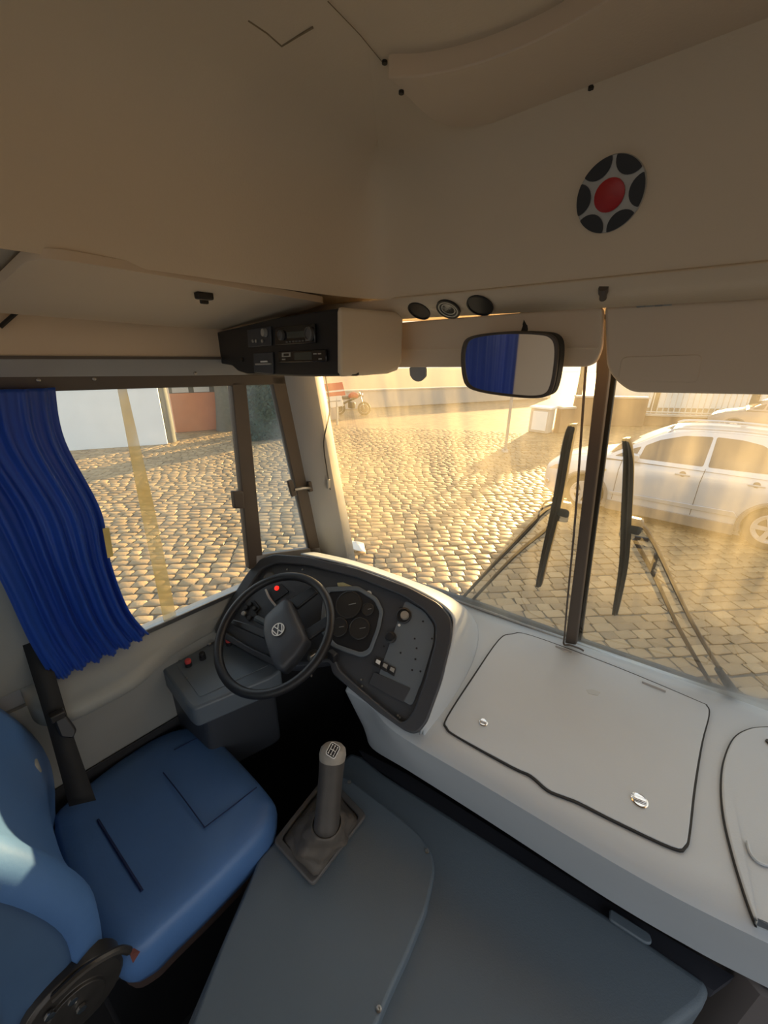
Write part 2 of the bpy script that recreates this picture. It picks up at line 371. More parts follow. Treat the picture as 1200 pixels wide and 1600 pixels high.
MB().slab([(-1.3, -3.4, 2.16), (1.2, -3.4, 2.16), (1.2, 1.1, 2.10), (-1.3, 1.1, 2.10)], (0, 0, .03)).build('outer_skin', m_white, ce)
# front lip of the outer body above the windscreen
MB().slab([(-1.25, 1.1, 1.90), (-1.25, .86, 1.90), (1.2, .98, 1.90), (1.2, 1.1, 1.90)], (0, 0, .22)).build('outer_front_skin', m_white, ce)
# ledge under the bulkhead
CHF = [(-1.1, .66, 1.853), (-.60, .660, 1.853), (-.42, .669, 1.853), (.1, .677, 1.853), (1.15, .667, 1.853)]
cf = [V(p) for p in CHF]; cg = [p+V((0, .045, -.031)) for p in cf]
LGP = plane3(cf[2], cf[3], cg[2])
MB().grid([cf, cg]).build('ledge', m_lining, ce, solid=.005)
MB().slab([p+V((0, .002, .003)) for p in cg]+[V((1.15, .98, 1.83)), V((.2, .985, 1.83)), V((-.3, .935, 1.83)), V((-1.1, .80, 1.83))], (0, 0, .02)).build('upper_closing_panel', m_lining, ce)
# moulded pad where bulkhead meets roof
PADZ = zpl(2.040)
e1 = [(607, 122), (660, 119), (730, 104), (800, 80), (870, 48), (950, 0), (1040, -60), (1140, -140)]
e2 = [(1500, -120), (1330, -20), (1200, 40), (1100, 84), (1000, 119), (920, 146), (820, 180), (750, 197), (705, 198), (668, 182), (640, 156), (620, 134)]
pd = [at(x, y, PADZ) for x, y in e1+e2]
pd = cr(pd, 3, True)
MB().slab(pd, (0, 0, .03)).build('moulded_pad', m_lining2, ce, bevel=.008, seg=3)
for q in [(601, 100), (627, 147), (923, 140), (965, 131)]:
    MB().lathe([(.0032, 0), (.0032, .003)], at(*q, zpl(2.037 if q[0] > 602 else 2.057)), (0, 0, 1), 8).build('screw', m_screw, ce)
for a, b in [((388, 32), (440, 72)), ((440, 72), (489, 43)), ((512, 2), (598, 98))]:
    A, B = at(*a, zpl(2.0585)), at(*b, zpl(2.0585))
    MB().tube([A, A.lerp(B, .5)+V((.002, 0, 0)), B], .0010 if a[0] < 500 else .0004, 5).build('sealant_crack', m_crack, ce)

# right side of the bus: low wall, header, roof edge (out of frame)
wr = root('wall_right', (1.15, 0, 0))
MB().slab([(1.15, -3.4, 0), (1.15, -.6, 0), (1.15, -.6, .9), (1.15, -3.4, .9)], (.06, 0, 0)).build('lower_panel', m_greywall, wr)
MB().slab([(1.15, -3.4, 1.72), (1.15, 1.0, 1.72), (1.15, 1.0, 2.1), (1.15, -3.4, 2.1)], (.06, 0, 0)).build('header_panel', m_lining, wr)
MB().slab([(1.15, .9, -.4), (1.15, 1.4, -.4), (1.15, 1.32, .85), (1.15, 1.0, 1.75), (1.15, .9, 1.75)], (.06, 0, 0)).build('front_post', m_pillar, wr)
# ceiling emblem-shaped speaker grille
bp = at(953, 305, ypl(.656))
SPN = V((0, -1, -.28)).normalized()
SPP = plane(bp, SPN)
spk = thing('speaker_grille', bp, 'round speaker grille with black petals, silver star frame and red centre on the bulkhead', 'speaker')
sr = .0405; ux = V((1, 0, 0)); uy = ux.cross(SPN).normalized(); uy = uy if uy.z > 0 else -uy
def sp2(a, r, h=0): return bp + (ux*math.cos(a)+uy*math.sin(a))*r + SPN*h
MB().slab([sp2(2*math.pi*k/48, sr, .001) for k in range(48)], -SPN*.02).build('grille_back', m_silver, spk, bevel=.001)
for k in range(6):
    ac = rad(60*k+58); P = []
    for j in range(30):
        b_ = 2*math.pi*j/30; x, y = 1.0+.44*math.cos(b_), .44*math.sin(b_)
        rr_ = math.hypot(x, y); kk = min(1, .985/rr_); x, y = x*kk, y*kk
        P.append(sp2(ac+math.atan2(y, x), sr*math.hypot(x, y), .002))
    MB().slab(P, SPN*.0015).build('grille_petal', m_black, spk)
MB().lathe([(sr*.44, 0), (sr*.44, .003), (sr*.38, .004), (0, .0042)], bp+SPN*.001, SPN, 28).build('grille_centre', m_red, spk)
# ------------------------------------------------------------------ overhead locker above the side window
FLP = plane3((-.655, 0, 1.848), (-.655, .5, 1.848), (-1.125, .3, 1.808))
lk = thing('overhead_locker', (-.9, .3, 1.83), 'beige overhead locker with drop-down flap above the driver side window', 'locker')
back = plane3((-.655, 0, 1.866), (-.655, .5, 1.866), (-1.125, .3, 1.826))
MB().slab([(-.662, -3.4, 1.866), (-.662, .5, 1.866), (-.665, .84, 1.866), (-1.16, .84, 1.822), (-1.16, -3.4, 1.822)], (0, 0, .02)).build('locker_floor', m_lining, lk)
n_ = -facing(FLP)
fo = [(-75, 500), (0, 444), (38, 410), (62, 404), (110, 408), (330, 444), (508, 474), (480, 484), (340, 517), (200, 505), (0, 489)]
fp = rounded(pts(fo, FLP), .012, 3)
MB().slab(fp, n_*.012).build('flap', m_lining2, lk, bevel=.003)
q = at(318, 458, FLP); MB().box(q-V((0, 0, .004)), (.016, .028, .012)).build('latch', m_screw, lk, bevel=.003)
q = at(318, 464, FLP); MB().box(q-V((0, 0, .006)), (.008, .014, .01)).build('latch_tongue', m_screw, lk, bevel=.002)
# fascia above the window
MB().slab([(-1.128, -3.4, 1.86), (-1.128, .88, 1.86), (-1.115, .88, 1.735), (-1.115, -3.4, 1.735)], (-.02, 0, 0)).build('fascia', m_lining2, lk, bevel=.004)
MB().slab([(-1.11, -3.4, 1.739), (-1.11, .62, 1.739), (-1.11, .62, 1.733), (-1.11, -3.4, 1.733)], (-.02, 0, 0)).build('fascia_bead', m_frame, lk)
MB().tube(pts([(0, 511), (26, 488)], plane((-1.115, 0, 1.8), (1, 0, 0))), .004, 6).build('flap_gap_line', m_rubber, lk)  # dark tube drawing the gap at the flap's rear edge

# ------------------------------------------------------------------ radio console and its housing
RP = plane3(at(340, 517, xpl(-1.12)), at(530, 481, xpl(-.595)), at(530, 588, xpl(-.595)))
rn = facing(RP)
hs = thing('radio_housing', (-.8, .6, 1.72), 'beige moulded housing at the right of the black radio console', 'housing')
H0 = [at(533, 481, RP), at(533, 590, RP)]
hx = xpl(-.590)
hp = [at(531, 479, hx), at(531, 589, hx), at(570, 587, hx), at(608, 584, hx), at(622, 579, hx), at(629, 566, hx), at(631, 500, hx), at(633, 488, hx)]
MB().slab(hp, (-.5, .17, 0)).build('housing_shell', m_lining, hs, bevel=.008, seg=3)
rc = thing('radio_console', at(430, 560, RP), 'black overhead console with two radios and switches', 'radio console')
ro = rounded(pts([(336, 520), (430, 497), (529, 481), (531, 587), (470, 588), (386, 585), (372, 580), (362, 571), (344, 568)], RP), .006, 3)
MB().slab(ro, -rn*.05).build('console_plate', m_black, rc, bevel=.003)
def rq(a, b, name, m, th, par, bev=.0015, lab=None):
    """raised rectangle on the radio plate from two rows of pixel corners"""
    return MB().slab(pts([*a, *b], off_pl(RP, rn, 0.0)), rn*th).build(name, m, par, bevel=bev)
def off_pl(pl, n, h): return (pl[0], pl[1]+n*h)
r1 = rq([(433, 512), (495, 506)], [(496, 536), (434, 540)], 'upper_radio', m_blackgloss, .006, rc)
RP2 = off_pl(RP, rn, .006); RP3 = off_pl(RP, rn, .012)
MB().slab(pts([(448, 519), (476, 517), (477, 527), (449, 529)], RP2), rn*.0008).build('display', m_lcd, r1)
for q, s in [((441, 524), .010), ((485, 522), .013)]:
    MB().lathe([(s, 0), (s, .006), (s*.8, .008), (s*.75, .005), (0, .005)], at(*q, RP2), rn, 20).build('knob', m_bootgrey, r1)
for k in range(7):
    c = (447+k*5, 533.5-k*.4); MB().slab(pts([(c[0], c[1]), (c[0]+3, c[1]-.2), (c[0]+3, c[1]+2), (c[0], c[1]+2.2)], RP2), rn*.001).build('button', m_bootgrey, r1)
r2 = rq([(438, 549), (512, 546)], [(513, 565), (438, 567)], 'lower_radio', m_blackgloss, .005, rc)
RPb = off_pl(RP, rn, .005)
for a in [[(441, 551), (454, 550.5), (454, 557.5), (441, 558)]]: MB().ring(pts(a, RPb), pts([(443, 552.5), (452, 552.2), (452, 556), (443, 556.4)], RPb), rn*.001).build('usb_frame', m_silver, r2)
MB().slab(pts([(460, 551), (487, 550), (488, 562), (460, 562.5)], RPb), rn*.0006).build('display', m_lcd, r2)
for a in [(441, 560.5), (490, 552), (497, 551.6), (498, 560)]: MB().slab(pts([a, (a[0]+5, a[1]-.2), (a[0]+5, a[1]+1.8), (a[0], a[1]+2)], RPb), rn*.0008).build('button', m_silver, r2)
s1 = rq([(388, 516), (425, 510)], [(426, 540), (390, 543)], 'switch_module', m_darkgrey, .004, rc)
MB().lathe([(.009, 0), (.008, .008), (0, .009)], at(415, 520, RPb), rn, 14).build('rotary_knob', m_silver, s1)
for x in (396, 401, 411): MB().lathe([(.0035, 0), (.0035, .003)], at(x, 533, RPb), rn, 8).build('button', m_silver, s1)
s2 = rq([(398, 552), (428, 550)], [(429, 585), (399, 582)], 'card_reader', m_darkgrey, .004, rc)
MB().slab(pts([(401, 568), (425, 567.5), (425, 570), (401, 570.5)], RPb), rn*.004).build('slot', m_silver, s2)
MB().slab(pts([(408, 564), (418, 563.6), (419, 566), (408, 566.4)], RPb), rn*.002).build('slot_light', m_white, s2)
for q in [(339, 524), (344, 562), (379, 562)]: MB().lathe([(.005, 0), (.005, .003), (0, .004)], at(*q, RP), rn, 10).build('screw', m_darksteel, rc)

# ------------------------------------------------------------------ vents, visors, mirror
LG = off_pl(LGP, facing(LGP), .0042)
for i, (q, rr, lab) in enumerate([((655, 485.5), .0235, 'dark round vent hole nearest the radio housing under the bulkhead ledge'), ((701, 482), .0235, 'ringed round air vent, middle of three under the bulkhead ledge'), ((750, 477), .0245, 'dark round vent hole right of the ringed vent under the ledge')]):
    c = at(*q, LG); dn = facing(LG)
    t = thing('air_vent', c, lab, 'vent', 'round vents in the bulkhead ledge')
    if i == 1:
        for k, (ra, rb, m) in enumerate([(1.0, .86, m_black), (.84, .74, m_silver), (.72, .62, m_black), (.60, .52, m_silver)]):
            MB().lathe([(rr*rb, .001), (rr*rb, .004-k*.0006), (rr*ra, .004-k*.0006), (rr*ra, .0)], c, dn, 28).build('vent_ring', m, t)
        MB().lathe([(rr*.52, 0), (rr*.5, .001), (0, .001)], c, dn, 24).build('vent_core', m_blackgloss, t)
    else:
        MB().lathe([(rr*.9, .0005), (rr*.9, .0025), (rr, .0022), (rr, 0)], c, dn, 28).build('vent_rim', m_black, t)
        MB().lathe([(rr*.92, 0), (rr*.9, .001), (0, .0009)], c, dn, 24).build('vent_core', m_black, t)
fx = MB(); c = at(943, 449, LG); c2 = at(942, 467, LG)
fx.tube([c, c.lerp(c2, .45)], .0065, 10).tube([c.lerp(c2, .45), c2], .0048, 10)
tag(fx.build('cord_stop', m_frame), 'small dark brown cord stop fixed to the ledge above the centre post', 'fastener')

VL = plane3((-.64, .735, 1.83), (-.22, .74, 1.83), (-.45, .765, 1.72))
vl = thing('sun_visor', at(780, 500, VL), 'beige driver sun visor folded down behind the rear-view mirror', 'visor', 'sun visors')
vo = rounded(pts([(600, 506), (941, 478), (939, 545), (930, 566), (915, 573), (600, 574)], VL), [.004, .01, .02, .03, .02, .004], 4)
MB().slab(vo, (0, .016, 0)).build('visor_panel', m_lining2, vl, bevel=.006, seg=3)
MB().slab(pts([(600, 546), (935, 543), (934, 545), (600, 548)], VL), (0, -.002, 0)).build('visor_seam', m_lining, vl)
VR = plane3((-.22, .742, 1.83), (.3, .755, 1.83), (0, .785, 1.70))
vr = thing('sun_visor', at(1080, 520, VR), 'beige passenger sun visor with cut corner right of the centre post', 'visor', 'sun visors')
vo = rounded(pts([(944, 478), (1340, 452), (1345, 620), (1200, 617), (987, 613), (968, 601), (947, 577)], VR), [.008, .01, .02, .02, .02, .02, .03], 4)
MB().slab(vo, (0, .018, 0)).build('visor_panel', m_lining2, vr, bevel=.007, seg=3)
MB().slab(rounded(pts([(972, 558), (1098, 554), (1090, 598), (966, 594)], VR), .008, 3), (0, -.002, 0)).build('visor_pocket', m_lining2, vr, bevel=.0015)
hg = thing('hinge_strip', at(1022, 477, VR), 'narrow metal hinge strip at the top of the passenger sun visor', 'hinge')
for k in range(4):
    x0 = 995+k*14; MB().slab(off(pts([(x0, 476-k*.8), (x0+13, 475-k*.8), (x0+13, 480-k*.8), (x0, 481-k*.8)], VR), (0, -.004, 0)), (0, .004, 0)).build('hinge_knuckle', m_silver if k % 2 else m_steel, hg, bevel=.001)
tb = rounded(off(pts([(635, 574), (661, 573), (661, 588), (654, 595), (648, 597), (641, 594), (636, 587)], VL), (0, .01, 0)), .004, 3)
tag(MB().slab(tb, (0, .006, 0)).build('visor_clip', m_pillar, bevel=.001), 'small grey half-round clip below the driver sun visor', 'clip')

MR = plane(at(798, 570, ypl(.70)), (-.02, -1, -.085))
mn = facing(MR)
mr = thing('rear_view_mirror', at(798, 530, MR), 'interior rear-view mirror with dark rounded frame below the driver visor', 'mirror')
mo = [(734, 527), (760, 521), (800, 518), (845, 519), (866, 524), (874, 540), (872, 575), (866, 605), (857, 618), (835, 622), (795, 619), (755, 613), (733, 605), (725, 590), (722, 560), (725, 538)]
oo = cr(pts(mo, MR), 4, True); cen = sum(oo, V((0, 0, 0)))/len(oo)
ii = [p+(cen-p)*.075 for p in oo]
MB().slab([p for p in oo], -mn*.025).build('mirror_shell', m_rubber, mr, bevel=.004)
MB().ring(oo, ii, mn*.006).build('mirror_rim', m_frame, mr, bevel=.002)
m_mirror = mat('mirror_silver', (.82, .82, .82), .03, metal=1, var=.01)
MB().slab(ii, mn*.002).build('mirror_glass', m_mirror, mr)
MB().tube([cen-mn*.02, cen-mn*.05+V((0, 0, .06)), at(800, 500, VL)+V((0, 0, .07))], .006, 8).build('mirror_arm', m_rubber, mr)

# ------------------------------------------------------------------ curtain
m_curtain = bpy.data.materials.new('blue_curtain_cloth'); m_curtain.use_nodes = True
t = m_curtain.node_tree; t.nodes.clear(); o_ = t.nodes.new('ShaderNodeOutputMaterial')
df = t.nodes.new('ShaderNodeBsdfPrincipled'); df.inputs['Base Color'].default_value = (.014, .07, .40, 1); df.inputs['Roughness'].default_value = .40; df.inputs['Sheen Weight'].default_value = .3; df.inputs['Sheen Tint'].default_value = (.25, .4, 1, 1)
tl_ = t.nodes.new('ShaderNodeBsdfTranslucent'); tl_.inputs[0].default_value = (.015, .06, .5, 1)
wv = t.nodes.new('ShaderNodeTexNoise'); wv.inputs['Scale'].default_value = 600; bpn = t.nodes.new('ShaderNodeBump'); bpn.inputs['Strength'].default_value = .1; bpn.inputs['Distance'].default_value = .001
t.links.new(wv.outputs['Fac'], bpn.inputs['Height']); t.links.new(bpn.outputs[0], df.inputs['Normal'])
mxs = t.nodes.new('ShaderNodeMixShader'); mxs.inputs[0].default_value = .25
t.links.new(df.outputs[0], mxs.inputs[1]); t.links.new(tl_.outputs[0], mxs.inputs[2]); t.links.new(mxs.outputs[0], o_.inputs[0])
CUP = plane((-1.155, 0, .955), (1, 0, -.0966))
def curtain(name, left, right, label, folds, amp, seed, pl=CUP, px=True):
    r = random.Random(seed); nl, nu = 46, 120; rows = []
    L = cr([at(*q, pl) for q in left] if px else left, 8); R = cr([at(*q, pl) for q in right] if px else right, 8)
    n = len(L); ph = [r.uniform(0, 6) for _ in range(4)]
    for i in range(n):
        t = i/(n-1); row = []
        for j in range(nu):
            u = j/(nu-1); uu = u + .02*math.sin(5*u+ph[0])
            a = amp*(0.25+.75*t)*(1-.75*max(0, (t-.86)/.14))*(.35+.65*min(1, u*2.2))*(math.sin(2*math.pi*folds*uu+ph[1]+.8*t)*.7+.35*math.sin(2*math.pi*folds*1.9*uu+ph[2]-1.2*t))
            a += amp*.30*max(0, t-.8)*5*.7*math.sin(2*math.pi*folds*4.3*u+ph[3]+3*math.sin(9*u))
            a += amp*.8*math.sin(2*math.pi*1.4*u+ph[0]+.6*t)*(1-.8*max(0, (t-.8)/.2))
            p = L[i].lerp(R[i], u); row.append(p+V((a, 0, .006*math.sin(2*math.pi*folds*u)*(t > .97))))
        rows.append(row)
    o = MB().grid(rows).build(name, m_curtain, smooth=True, solid=.0015)
    return tag(o, label, 'curtain')
cu = curtain('curtain', [(-150, 612), (-130, 700), (-60, 800), (0, 905), (45, 1000), (84, 1066)], [(88, 606), (104, 690), (160, 800), (175, 880), (203, 955), (234, 992)], 'royal blue gathered curtain hanging over the driver side window', 6.5, .018, 3)
rows = []
curtain('curtain', [V((-1.10, -.80, 1.7)), V((-1.12, -.80, 1.3)), V((-1.14, -.80, .95))], [V((-1.10, -.24, 1.7)), V((-1.12, -.24, 1.3)), V((-1.14, -.26, .95))], 'blue curtain on the passenger window behind the driver, reflected in the rear-view mirror', 8, .014, 9, px=False)
patchs = pts([(160, 826), (170, 824), (177, 868), (168, 872)], plane((-1.135, 0, .955), (1, 0, -.0966)))
MB().slab(patchs, (.002, 0, 0)).build('worn_patch', m_patch, cu)

# ------------------------------------------------------------------ seat belt
sb = thing('seat_belt', (-1.1, -.05, .5), 'black seat belt strap with buckle hanging beside the driver seat', 'seat belt')
BPn = plane((-1.092, 0, .88), (1, 0, .46))
lf = cr([at(*q, BPn) for q in [(0, 905), (12, 935), (48, 1050), (78, 1150), (108, 1260)]], 6); rt = cr([at(*q, BPn) for q in [(35, 900), (48, 930), (82, 1040), (115, 1150), (150, 1250)]], 6)
MB().grid([lf, rt]).build('strap', m_belt, sb, solid=.003)
MB().slab(rounded(pts([(82, 1120), (100, 1112), (118, 1135), (112, 1148), (92, 1146)], off_pl(BPn, V((1, 0, 0)), .01)), .006, 3), (.018, 0, 0)).build('buckle', m_black, sb, bevel=.004)
MB().box(at(90, 1118, off_pl(BPn, V((1, 0, 0)), .02)), (.02, .03, .02)).build('buckle_tongue', m_darksteel, sb, bevel=.003)
# ------------------------------------------------------------------ dashboard
DP = plane3(at(740, 950, zpl(.812)), at(1200, 1105, zpl(.812)), at(900, 1300, zpl(.792)))
dn_ = facing(DP)
ds = thing('dashboard', (0, 1.0, .5), 'long light grey moulded dashboard under the windscreen', 'dashboard')
fr_ = [at(530, 880, zpl(.872)), at(560, 890, zpl(.868)), at(640, 916, zpl(.842))] + pts([(740, 950), (893, 1000), (1040, 1051), (1200, 1106), (1340, 1155)], DP)
cs_ = pts([(545, 1070), (585, 1095), (625, 1135), (760, 1214), (900, 1296), (1020, 1364), (1130, 1420), (1300, 1500)], DP)
md_ = [a.lerp(b, .5) for a, b in zip(fr_, cs_)]
c2_ = [p+V((0, -.012, -.012)) for p in cs_]
bt_ = [at(*q, zpl(.50)) for q in [(575, 1145), (583, 1168), (640, 1203), (770, 1285), (950, 1402), (1080, 1478), (1150, 1515), (1300, 1590)]]
b2_ = [p.lerp(q, .12) for p, q in zip(bt_, c2_)]
in_ = [p+V((.02, .10, 0)) for p in bt_]
top_rows = patch([fr_, md_, cs_], 6, 4); low_rows = patch([c2_, b2_, bt_], 6, 4)
low2 = patch([bt_, in_], 6, 2)
MB().grid(top_rows + low_rows + low2[1:]).build('dash_shell', m_dash, ds, smooth=45, solid=.008)
# left return of the shell towards the footwell
lc = [r[0] for r in top_rows]+[r[0] for r in low_rows]
MB().grid([lc, [p+V((-.01, .12, -.08)) for p in lc]]).build('dash_return', m_dash, ds)
# removable access lid with seal and two turn latches
lid = [(800, 991), (830, 993), (960, 1041), (1085, 1093), (1104, 1103), (1107, 1118), (1096, 1160), (1084, 1230), (1076, 1300), (1070, 1320), (1050, 1322), (960, 1280), (905, 1252), (882, 1243), (856, 1232), (830, 1210), (800, 1196), (716, 1150), (699, 1136), (700, 1120), (740, 1058), (780, 1000)]
lo = cr(pts(lid, off_pl(DP, dn_, .011)), 4, True)
lcn = sum(lo, V((0, 0, 0)))/len(lo)
MB().slab([p+(p-lcn).normalized()*.0048 - dn_*.0015 for p in lo], -dn_*.006).build('lid_seal', m_rubber, ds)
ld = MB().slab(lo, -dn_*.008).build('access_lid', m_dash, ds, bevel=.003, seg=3)
def latch(q, s):
    c = at(*q, off_pl(DP, dn_, .011)); u = (at(q[0]+20, q[1]+8, off_pl(DP, dn_, .011))-c).normalized(); w = dn_.cross(u)
    k = MB().lathe([(s, 0), (s, .002), (s*.85, .0035), (s*.8, .0025), (0, .0025)], c, dn_, 24).build('turn_latch', m_chrome, ld)
    MB().slab([c+u*a+w*b+dn_*.002 for a, b in ((-s*.75, -s*.28), (s*.75, -s*.28), (s*.75, s*.28), (-s*.75, s*.28))], dn_*.006).build('latch_wing', m_chrome, ld, bevel=.002)
latch((755, 1129), .0125); latch((999, 1251), .0175)
for a in [((868, 1010), (893, 1020)), ((1003, 1066), (1040, 1081))]:
    A, B = at(*a[0], off_pl(DP, dn_, .011)), at(*a[1], off_pl(DP, dn_, .011))
    MB().tube([A, B], .004, 8).build('lid_hinge', m_pillar, ds)
q = [(916, 1078), (925, 1077), (938, 1082), (934, 1087), (920, 1084)]
MB().slab(pts(q, off_pl(DP, dn_, .0112)), dn_*.0004).build('scuff_mark', m_silver, ld)
# right-hand cowl with rounded corner
rc_ = [(1400, 1190), (1260, 1135), (1200, 1135), (1172, 1138), (1148, 1152), (1133, 1185), (1128, 1225), (1132, 1275), (1146, 1335), (1166, 1400), (1182, 1443), (1330, 1510)]
rpn = pts(rc_, off_pl(DP, dn_, .012))
rb = MB().slab(rpn[:1]+cr(rpn[1:11], 5)+rpn[11:], -dn_*.02)
rb.slab([rpn[10], at(1184, 1470, zpl(.66)), at(1184, 1517, zpl(.50)), at(1330, 1590, zpl(.5)), rpn[11]], (0, .015, -.004))
rb.build('passenger_cowl', m_dash, ds, bevel=.005, seg=3)
MB().tube(off(cr(rpn[1:11], 5)+[at(1184, 1470, zpl(.66)), at(1184, 1517, zpl(.5))], -dn_*.005), .0028, 6).build('cowl_seam', m_rubber, ds)
pk = at(1200, 1330, off_pl(DP, dn_, .013))
MB().tube(cr(pts([(1168, 1315), (1172, 1332), (1185, 1347), (1205, 1352), (1240, 1350)], off_pl(DP, dn_, .0125)), 4), .003, 6).build('cup_recess_rim', m_dash, ds)
MB().lathe([(.008, 0), (.008, .003), (0, .004)], at(1202, 1160, off_pl(DP, dn_, .013)), dn_, 12).build('cowl_screw', m_screw, ds)
# raised surround of the instrument binnacle
BA, BB, BD = at(425, 868, plane((-1.15, 0, 0), (1, 0, 0))), EYE+ray(700, 960)*1.17, EYE+ray(645, 1145)*1.06
BP = plane3(BA, BB, BD); bn = facing(BP)
rim = [(470, 866), (545, 883), (620, 909), (672, 934), (704, 958), (708, 985), (698, 1030), (678, 1090), (656, 1148)]
out = [at(520, 876, zpl(.93)), at(565, 887, zpl(.90)), at(655, 918, zpl(.86)), at(708, 938, zpl(.84))] + pts([(736, 962), (747, 990), (738, 1035), (705, 1095), (662, 1150)], DP)
rr = pts(rim, off_pl(BP, bn, -.004))
mdl = [a.lerp(b, .45)+V((0, 0, .022))+bn*-.01 for a, b in zip(rr, out)]
MB().grid(patch([rr, mdl, out], 5, 5)).build('binnacle_surround', m_dash, ds, smooth=True, solid=.006)

# ------------------------------------------------------------------ instrument binnacle
ip = thing('instrument_binnacle', at(520, 980, BP), 'dark grey instrument binnacle with gauge cluster behind the steering wheel', 'instrument panel')
bo = [(334, 988), (352, 952), (384, 900), (402, 877), (428, 866), (480, 870), (560, 889), (640, 918), (686, 943), (706, 966), (706, 1000), (690, 1066), (666, 1132), (650, 1148), (634, 1143), (590, 1112), (540, 1070), (519, 1052), (516, 1034), (440, 1046), (390, 1022)]
bi = [(350, 986), (368, 955), (397, 908), (412, 888), (434, 880), (480, 884), (558, 903), (630, 932), (664, 954), (681, 976), (680, 1004), (664, 1064), (646, 1112), (634, 1127), (626, 1128), (594, 1102), (552, 1066), (530, 1046), (524, 1028), (446, 1036), (392, 1012)]
bo3 = rounded(pts(bo, BP), .02, 3); bi3 = rounded(pts(bi, BP), .015, 3)
MB().slab(off(bo3, -bn*.012), -bn*.07).build('binnacle_body', m_darkgrey, ip, bevel=.006)
MB().ring(off(bo3, -bn*.014), off(bi3, -bn*.014), bn*.02).build('binnacle_rim', m_darkgrey, ip, bevel=.007, seg=3)
FP = off_pl(BP, bn, -.012)
pt = MB().slab(rounded(pts([(634, 938), (664, 956), (679, 978), (678, 1004), (660, 1064), (644, 1104), (588, 1068), (604, 1020)], FP), .012, 3), bn*.004).build('switch_plate', m_plate, ip, bevel=.001)
FPs = off_pl(FP, bn, .004)
# gauge cluster: recessed frame, gauges, lens
co = rounded(pts([(508, 918), (560, 916), (590, 934), (600, 955), (594, 985), (580, 1022), (566, 1028), (520, 1012), (500, 985)], FP), .012, 3)
ci = [p+(sum(co, V((0, 0, 0)))/len(co)-p)*.14 for p in co]
MB().ring(co, ci, bn*.008).build('cluster_frame', m_plate, ip, bevel=.003)
MB().slab(ci, bn*.002).build('cluster_face', m_black, ip)
m_dial = mat('gauge_dial', (.03, .028, .026), .4)
for q, s in [((545, 945), .045), ((562, 982), .034), ((530, 980), .03), ((575, 952), .02)]:
    g = MB().lathe([(s, 0), (s, .004), (s*.92, .005), (s*.9, .003), (0, .003)], at(*q, off_pl(FP, bn, .002)), bn, 28).build('gauge', m_dial, ip)
    c = at(*q, off_pl(FP, bn, .0055))
    MB().tube([c, c+V((.5, .1, .3)).normalized()*s*.7], .0012, 5).build('needle', m_silver, g)
# switches and lamps on the left of the binnacle
MB().lathe([(.022, 0), (.022, .004), (.019, .006), (.017, .004), (0, .005)], at(421, 903, FP), bn, 24).build('left_speaker', m_bootgrey, ip)
for q in [(396, 904), (449, 890), (409, 891), (473, 890)]:
    MB().lathe([(.0035, 0), (.0035, .003), (0, .0035)], at(*q, FP), bn, 8).build('screw', m_steel, ip)
MB().slab(rounded(pts([(420, 922), (440, 912), (452, 925), (430, 940)], FP), .006, 3), bn*.004).build('lamp_bezel', m_black, ip)
MB().lathe([(.009, .002), (.008, .007), (0, .009)], at(433.5, 919.5, FP), bn, 14).build('warning_lamp', m_redlamp, ip)
MB().slab(rounded(pts([(378, 955), (398, 938), (408, 950), (390, 972)], FP), .005, 3), bn*.005).build('rocker_block', m_black, ip, bevel=.002)
for i, q in enumerate([(392, 944), (399, 951), (382, 959), (391, 966), (400, 962), (386, 950)]):
    MB().lathe([(.008, 0), (.008, .008), (.006, .01), (0, .01)], at(*q, off_pl(FP, bn, .004)), bn, 12).build('push_button', m_black if i != 2 else m_silver, ip)
MB().slab(pts([(527, 911), (536, 910), (558, 919), (557, 926), (548, 923), (528, 916)], FP), bn*.0012).build('sticker', m_sticker, ip)
MB().lathe([(.0105, 0), (.0105, .0015), (0, .0017)], at(576, 928, FP), bn, 18).build('round_sticker', m_white, ip)
MB().lathe([(.005, .0016), (.005, .0022), (0, .0023)], at(576, 928, FP), bn, 10).build('round_sticker_print', m_bootgrey, ip)
# switch plate details
gd = MB().lathe([(.024, 0), (.024, .004), (.02, .006), (.018, .003), (0, .003)], at(631, 962, FPs), bn, 26).build('small_gauge', m_black, ip)
MB().lathe([(.014, .003), (.012, .012), (0, .013)], at(633, 962, FPs), bn, 16).build('socket_core', m_knobtop, gd)
MB().lathe([(.004, 0), (.004, .004)], at(624, 977, FPs), bn, 8).build('indicator', m_white, pt)
kn = MB().lathe([(.017, 0), (.017, .006), (.012, .008), (.012, .02), (.010, .023), (0, .024)], at(611, 996, FPs), bn, 20).build('rotary_knob', m_black, ip)
for q in [(661, 971), (648, 998), (651, 1013), (626, 1020), (600, 1010), (675, 998), (657, 1049), (644, 1047), (649, 1030)]:
    MB().lathe([(.003, 0), (.003, .001)], at(*q, FPs), bn, 8).build('plate_hole', m_black, pt)
for k in range(3):
    x, y = 587+k*11, 1027+k*6
    s = MB().slab(pts([(x, y), (x+10, y+5), (x+7, y+18), (x-3, y+12)], FPs), bn*.006).build('rocker_switch', m_black, ip, bevel=.002)
    MB().slab(pts([(x+2, y+3), (x+8, y+6), (x+6, y+12), (x, y+8)], off_pl(FPs, bn, .006)), bn*.002).build('rocker_mark', m_silver if k else m_white, s)
MB().slab(rounded(pts([(585, 1050), (642, 1075), (630, 1098), (576, 1068)], FPs), .004, 2), bn*.002).build('blank_drawer', m_darkgrey, ip, bevel=.001)
for q in [(565, 1062), (566, 1072), (622, 1118), (625, 1121)]:
    MB().lathe([(.003, 0), (.003, .003)], at(*q, off_pl(FP, bn, .002)), bn, 8).build('screw', m_steel, ip)
